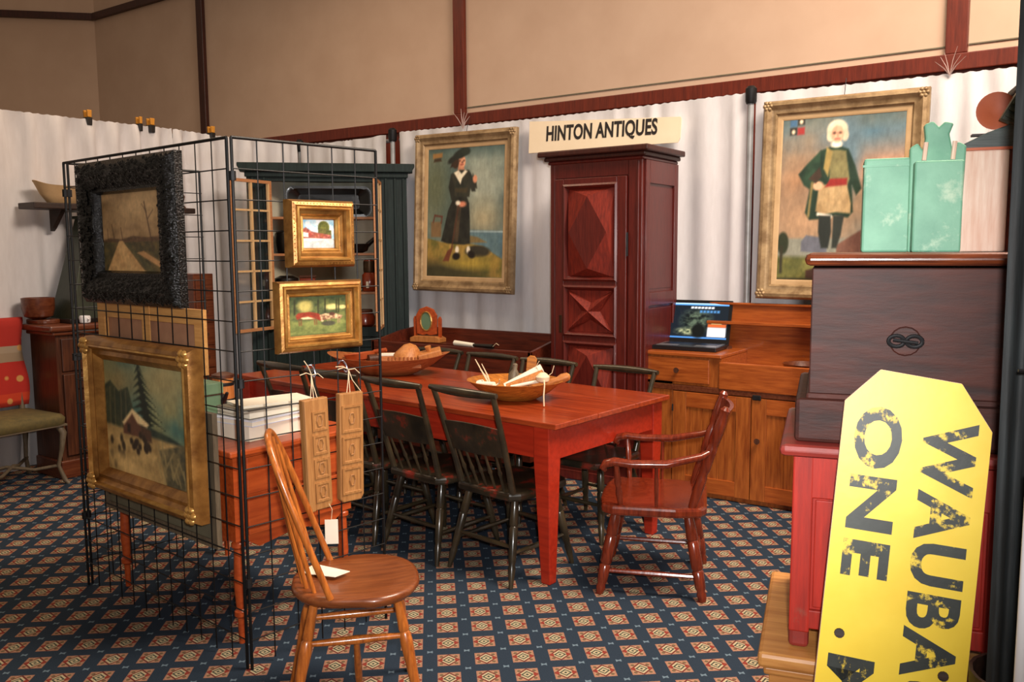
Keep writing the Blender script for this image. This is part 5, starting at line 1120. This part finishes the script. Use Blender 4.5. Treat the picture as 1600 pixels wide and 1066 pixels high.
n = 24; mb = MB(); mb.add([(.045 * math.cos(2 * math.pi * k / n), -.0215, .155 + .067 * math.sin(2 * math.pi * k / n)) for k in range(n)], [tuple(range(n))]).build('oval_picture', 'pot_green', t)
t = thing('sheathed_knife', 'dark handled tool with white paper wrap on the trough chest edge', 'tool', (-3.52, 4.535, .8115), R(-4))
MB().tube([(-.14, 0, .02), (.03, 0, .015)], [.018, .014], 10).build('paper_wrap', 'paper', t, 40); MB().tube([(.03, 0, .015), (.2, 0, .016)], [.010, .016], 10).build('handle', 'black_ware', t, 40); MB().tube([(.2, 0, .016), (.23, 0, .04), (.26, -.01, .03)], .002, 5).build('string', 'string', t)

# ---------------------------------------------------------------- pine dry sink
SX, SY = -2.325, 4.69; SW_, SD_ = 1.38, .43
t = thing('dry_sink', 'honey pine dry sink cabinet with drawer, well and panelled doors', 'cabinet', (SX, SY, 0))
MB().box(0, SW_, .02, SD_, .0, .66).build('carcass', 'pine_honey', t)
MB().box(0, .21, 0, .02, 0, .70).build('front_stile', 'pine_honey', t, bevel=.002)
MB().box(SW_ - .21, SW_, 0, .02, 0, .70).build('front_stile', 'pine_honey', t, bevel=.002)
MB().box(0, .50, -.0, SD_, .66, .83).build('drawer_case', 'pine_honey', t)
MB().box(-.015, .515, -.02, SD_, .83, .852).build('counter_top', 'pine_honey_h', t, bevel=.005)
o = MB().box(.05, .44, -.012, 0, .675, .82).build('drawer', 'pine_honey_h', t, bevel=.004)
MB().tube([(.245, -.012, .748), (.245, -.026, .748), (.245, -.036, .748)], [.009, .009, .017], 12).build('knob', 'treen_dark', o, 40)
MB().box(.50, SW_, -.014, .012, .655, .812).build('well_front', 'pine_honey_h', t, bevel=.005)
MB().box(.50, SW_, .012, SD_, .64, .665).build('well_floor', 'pine_honey_h', t)
MB().box(.50, .515, .0, SD_, .66, .83).build('well_side', 'pine_honey_h', t); MB().box(SW_ - .02, SW_, .0, SD_, .0, .83).build('end_board', 'pine_honey', t)
MB().box(0, SW_, -.008, .02, .625, .658).build('ledge', 'walnut_h', t, bevel=.003)
MB().prism([(.19, .64), (SW_, .64), (SW_, 1.115), (.25, 1.115), (.21, 1.09)], SD_ - .02, SD_).build('backsplash', 'pine_honey_h', t, bevel=.003)
MB().box(.28, SW_, SD_ - .10, SD_ - .02, 1.0, 1.018).build('back_shelf', 'pine_honey_h', t, bevel=.003)
MB().box(.20, SW_, SD_ - .035, SD_, 1.115, 1.13).build('cap_rail', 'pine_honey_h', t, bevel=.004)
for k, (x0, x1) in enumerate(((.215, .690), (.695, 1.165))):
    d = MB().box(x0, x1, .006, .02, .03, .62).build('door', 'pine_honey', t)
    for (a, b, c, e) in ((x0, x0 + .085, .03, .62), (x1 - .085, x1, .03, .62), (x0 + .085, x1 - .085, .03, .12), (x0 + .085, x1 - .085, .53, .62)): MB().box(a, b, -.008, .008, c, e).build('door_frame', 'pine_honey_h' if c != e and (b - a) > .1 else 'pine_honey', d, bevel=.002)
    n = 3; wd = (x1 - x0 - .17) / n
    for q in range(n): MB().box(x0 + .085 + q * wd + .001, x0 + .085 + (q + 1) * wd - .001, .0015 * q, .012, .12, .53).build('door_board', 'pine_honey', d)
    kx = x0 + .042 if k else x1 - .042
    if k: MB().tube([(kx, -.008, .38), (kx, -.022, .38), (kx, -.032, .38)], [.009, .009, .017], 12).build('knob', 'treen_dark', d, 40)
    MB().tube([(x0 if not k else x1, -.01, .50), (x0 if not k else x1, -.01, .54)], .005, 8).build('hinge', 'iron', d)
MB().box(.70, .75, -.018, -.008, .61, .64).build('latch', 'iron', t, bevel=.004)
oval_bowl('sink_bowl', 'shallow wooden bowl standing in the well of the pine sink', 'bowl', (-1.40, 4.92, .666), R(0), .13, .12, .14, 'walnut_h', .5)
jar('small_crock', 'small brown round crock behind the laptop on the sink', (-1.93, 5.03, .666), [(.04, 0), (.06, .02), (.065, .08), (.05, .16), (.045, .2), (.04, .2)], 'treen_dark', 'crock')

# laptop
t = thing('laptop', 'open black laptop showing a dark web page on the pine sink', 'laptop', (-2.085, 4.765, .8525), R(4))
MB().box(-.20, .20, .0, .25, 0, .026).build('base', 'black_plastic', t, bevel=.004)
MB().box(-.185, .185, .03, .23, .0255, .0275).build('keyboard_deck', 'silver_plastic', t)
MB().box(-.17, .17, .11, .215, .027, .029).build('keyboard', 'black_plastic', t); MB().box(-.05, .05, .04, .095, .027, .0285).build('touchpad', 'black_plastic', t)
s_ = bpy.data.objects.new('screen_lid', MB().box(-.20, .20, 0, .014, 0, .275).mesh('screen_lid')); col.objects.link(s_); s_.data.materials.append(MATS['black_plastic']); s_.parent = t; s_.location = (0, .245, .022); s_.rotation_euler = (R(-16), 0, 0)
a = Art(.365, .225, 90, (16, 24, 32)); U, V = a.U, a.V
a.put((V - .93) / .01, (70, 130, 200)); a.put((V - .965) / .01, (150, 180, 214)); a.put((.05 - V) / .01, (60, 110, 170))
a.put(a.ell(.45, .5, .25, .3, 0, .2), (70, 84, 70), (14, 20, 20), 14, 81); a.put(a.ell(.32, .2, .2, .1, 0, .1), (150, 156, 120), (40, 50, 40), 16, 83); a.put(a.ell(.5, .22, .12, .2, 0, .05), (10, 14, 14))
rs = random.Random(5)
for k in range(7): a.put(a.poly([(.34 + k * .06, .845), (.385 + k * .06, .85), (.385 + k * .06, .90), (.34 + k * .06, .895)]), (220, 226, 232))
for k in range(6): a.put(a.poly([(.5 + k * .06, .73), (.545 + k * .06, .73), (.545 + k * .06, .80), (.5 + k * .06, .80)]), (60, 110, 160))
a.put(a.poly([(.66, .06), (.98, .06), (.98, .33), (.66, .33)]), (206, 206, 210)); a.put(a.poly([(.66, .33), (.98, .33), (.98, .42), (.66, .42)]), (196, 96, 50)); a.put(a.poly([(.72, .42), (.9, .42), (.9, .50), (.72, .50)]), (206, 200, 130))
a.build('screen', 'screen', s_, -.1825, .03, -.0012)

# ---------------------------------------------------------------- stacked chests at the right
CO = Vector((-.575, 1.94, 0)); CR = R(15)
def inK(x, y, z): c, s_ = math.cos(CR), math.sin(CR); return (CO.x + x * c - y * s_, CO.y + x * s_ + y * c, z)
CWD = .88
t = thing('pine_chest', 'light pine chest with moulded top at the bottom of the stack', 'chest', inK(-.04, -.03, 0), CR)
MB().box(0, CWD, 0, .50, 0, .49).build('body', 'pine_light', t, bevel=.003)
MB().box(-.025, CWD + .02, -.025, .52, .495, .532).build('lid', 'pine_light', t, bevel=.010); MB().box(-.012, CWD + .01, -.012, .505, .475, .496).build('lid_moulding', 'pine_light', t, bevel=.006)
MB().box(-.012, CWD + .01, -.012, .505, 0, .07).build('plinth', 'pine_light', t, bevel=.006)
t = thing('red_cabinet', 'worn bright red painted cabinet with panelled front on the pine chest', 'cabinet', inK(0, 0, .533), CR)
MB().box(.0, .045, 0, .045, 0, .06).build('foot', 'red_paint_worn', t, bevel=.01); MB().box(CWD - .065, CWD - .02, 0, .045, 0, .06).build('foot', 'red_paint_worn', t, bevel=.01)
MB().box(.0, .045, .40, .445, 0, .06).build('foot', 'red_paint_worn', t); MB().box(CWD - .065, CWD - .02, .40, .445, 0, .06).build('foot', 'red_paint_worn', t)
MB().box(.004, CWD - .024, .008, .44, .05, .46).build('carcass', 'red_paint', t)
for x in (0, .40, CWD - .07): MB().box(x, x + .045, -.004, .012, .04, .46).build('front_stile', 'red_paint', t, bevel=.004)
for z0, z1 in ((.05, .095), (.36, .46)): MB().box(.04, CWD - .03, -.003, .012, z0, z1).build('front_rail', 'red_paint', t, bevel=.003)
for x0, x1 in ((.05, .395), (.45, .80)): MB().box(x0, x1, .003, .010, .10, .355).build('front_panel', 'red_paint', t, bevel=.003)
MB().box(-.03, CWD + .01, -.035, .46, .46, .487).build('top', 'red_paint_worn', t, bevel=.012)
t = thing('blanket_chest', 'dark brown worn wooden chest with rounded lid atop the red cabinet', 'chest', inK(0, .015, 1.0205), CR)
MB().box(.028, CWD - .03, .012, .42, .10, .395).build('body', 'chest_dark', t, bevel=.003)
MB().box(.0, CWD - .005, -.01, .44, 0, .10).build('base_moulding', 'chest_dark', t, bevel=.010)
MB().box(.022, CWD - .024, .004, .425, .095, .112).build('base_bead', 'chest_dark', t, bevel=.006)
MB().box(.012, CWD - .016, -.012, .44, .40, .428).build('lid', 'chest_lid', t, bevel=.012)
for s_ in (-1, 1):
    pts = [(.225 + s_ * .018 + .016 * math.cos(a), .009, .235 + .012 * math.sin(a)) for a in [2 * math.pi * k / 16 for k in range(17)]]
    MB().tube(pts, .0045, 8).build('clasp_ring', 'iron', t, 40)
MB().tube([(.20, .004, .238), (.25, .004, .232)], .004, 8).build('clasp_pin', 'iron', t)
MB().lathe([(.034, 0), (.03, .004)], 16).build('lock_plate', 'chest_dark', t, loc=(.225, .013, .235), rot=(R(90), 0, 0))
LZ = 1.4495
t = thing('green_candle_box', 'plain pale green painted box on the dark chest lid', 'box', inK(.185, .15, LZ), CR)
MB().box(-.052, .05, 0, .07, 0, .215).build('body', 'green_paint', t, bevel=.005); MB().box(-.055, .053, -.004, 0, .195, .2).build('slide_lip', 'green_paint', t)
t = thing('green_wall_box', 'pale green box with carved crest standing beside the white board', 'box', inK(.285, .14, LZ), CR)
MB().prism([(-.055, 0), (.052, 0), (.057, .235), (.04, .245), (.03, .225), (.022, .262), (.03, .285), (.012, .29), (0, .278), (-.012, .292), (-.03, .285), (-.026, .255), (-.03, .228), (-.042, .245), (-.057, .235)], 0, .03).build('back_board', 'green_paint', t, bevel=.004)
MB().box(-.05, .048, -.05, 0, 0, .20).build('box_front', 'green_paint', t, bevel=.004)
for x in (-.028, .03): MB().tube([(x, -.004, .205), (x + .003, -.004, .245)], .005, 8).build('carved_rib', 'white_worn', t)
t = thing('white_board', 'worn white and pink painted wooden block on the dark chest lid', 'block', inK(.385, .16, LZ), CR)
MB().box(-.047, .046, 0, .06, 0, .225).build('block', 'white_worn', t, bevel=.003); MB().box(.046, .060, 0, .06, 0, .224).build('edge_board', 'trough_red', t); MB().box(-.048, .05, -.003, .06, .225, .231).build('cap', 'orange_clay', t)
t = thing('slate_birdhouse', 'slate green gabled birdhouse standing behind the white board', 'birdhouse', inK(.45, .27, LZ), CR)
MB().box(-.075, .11, 0, .12, 0, .235).build('body', 'slate_green', t)
MB().prism([(-.13, .235), (.13, .235), (.13, .305), (.02, .30), (-.05, .275)], -.015, .135).build('roof', 'slate_green', t, bevel=.003)
MB().box(.025, .12, .02, .11, .30, .345).build('cupola', 'white_worn', t, bevel=.003)
for k in range(3): MB().box(.02 - .006 * k, .13, .012, .12, .345 + k * .013, .358 + k * .013).build('cupola_cornice', 'slate_green', t, bevel=.003)
t = thing('louvred_panel', 'small dark louvred panel tilted against the birdhouse top', 'panel', inK(.425, .235, LZ + .300), rot=(0, R(28), CR))
MB().box(-.004, .052, 0, .03, 0, .085).build('frame', 'dark_green', t, bevel=.002)
for k in range(5): MB().box(.0, .048, -.006, 0, .008 + k * .015, .015 + k * .015).build('louvre', 'dark_green', t)
t = thing('terracotta_disc', 'round orange plate propped behind the louvred panel', 'plate', inK(.405, .305, LZ + .2745), rot=(R(0), 0, CR))
MB().lathe([(.02, 0), (.038, .004), (.044, .010), (.036, .010), (.014, .006)], 28).build('plate', 'orange_clay', t, 40, loc=(.02, .02, .056), rot=(R(90), 0, 0))
MB().box(-.03, .03, .004, .03, -.001, .004).build('stand', 'dark_wood', t)

# yellow road sign leaning on the stack
SGZ = 1.215; SWD = .288
t = thing('road_sign', 'tall yellow painted wooden sign with black stencilled letters leaning at right', 'sign', inK(.165, -.245, 0), rot=(R(-9.6), R(4.2), CR))
poly = [(-SWD / 2, 0), (SWD / 2, 0), (SWD / 2, SGZ - .105), (SWD / 2 - .065, SGZ - .012), (-SWD / 2 + .065, SGZ), (-SWD / 2, SGZ - .075)]
MB().prism(poly, 0, .030).build('board', 'white_worn', t, bevel=.002)
MB().prism([(x * .994, .002 + z * .9975) for x, z in poly], -.0012, .001).build('painted_face', 'yellow_paint', t)
def sign_line(body, x, ztop, size, length):
    me, tw, th = text_mesh(body, size, .0004, .0045, 1.0, 1.12)
    o = bpy.data.objects.new('lettering', me); col.objects.link(o); me.materials.append(MATS['letter_black']); o.parent = t
    # text runs downward, tops of the letters to the right
    o.matrix_local = Matrix.Translation((x, -.0018, ztop)) @ Matrix(((0, 1, 0, 0), (0, 0, -1, 0), (-1, 0, 0, 0), (0, 0, 0, 1))) @ Matrix.Diagonal((length / tw, 1, 1, 1))
    o['label'] = 'black stencilled lettering'
sign_line('WAUBAU', .022, 1.122, .135, .63)
sign_line('ONE', -.112, 1.135, .122, .365); sign_line('M', -.118, .60, .122, .115)
for x, z in ((-.105, .645), (.10, .60)): MB().tube([(x, -.0005, z), (x, -.0035, z)], [.011, .010], 12).build('bolt_hole', 'dark_wood', t)
# dark tub behind the sign
t = jar('dark_tub', 'dark staved tub behind the yellow sign', inK(.455, -.17, 0), [(.085, 0), (.09, .01), (.105, .62), (.098, .62), (.085, .05)], 'dark_wood', 'tub', [('hoop', [(.0935, .1), (.095, .11), (.095, .14), (.0945, .15)], 'iron'), ('hoop', [(.102, .5), (.1045, .51), (.105, .54), (.104, .55)], 'iron')])
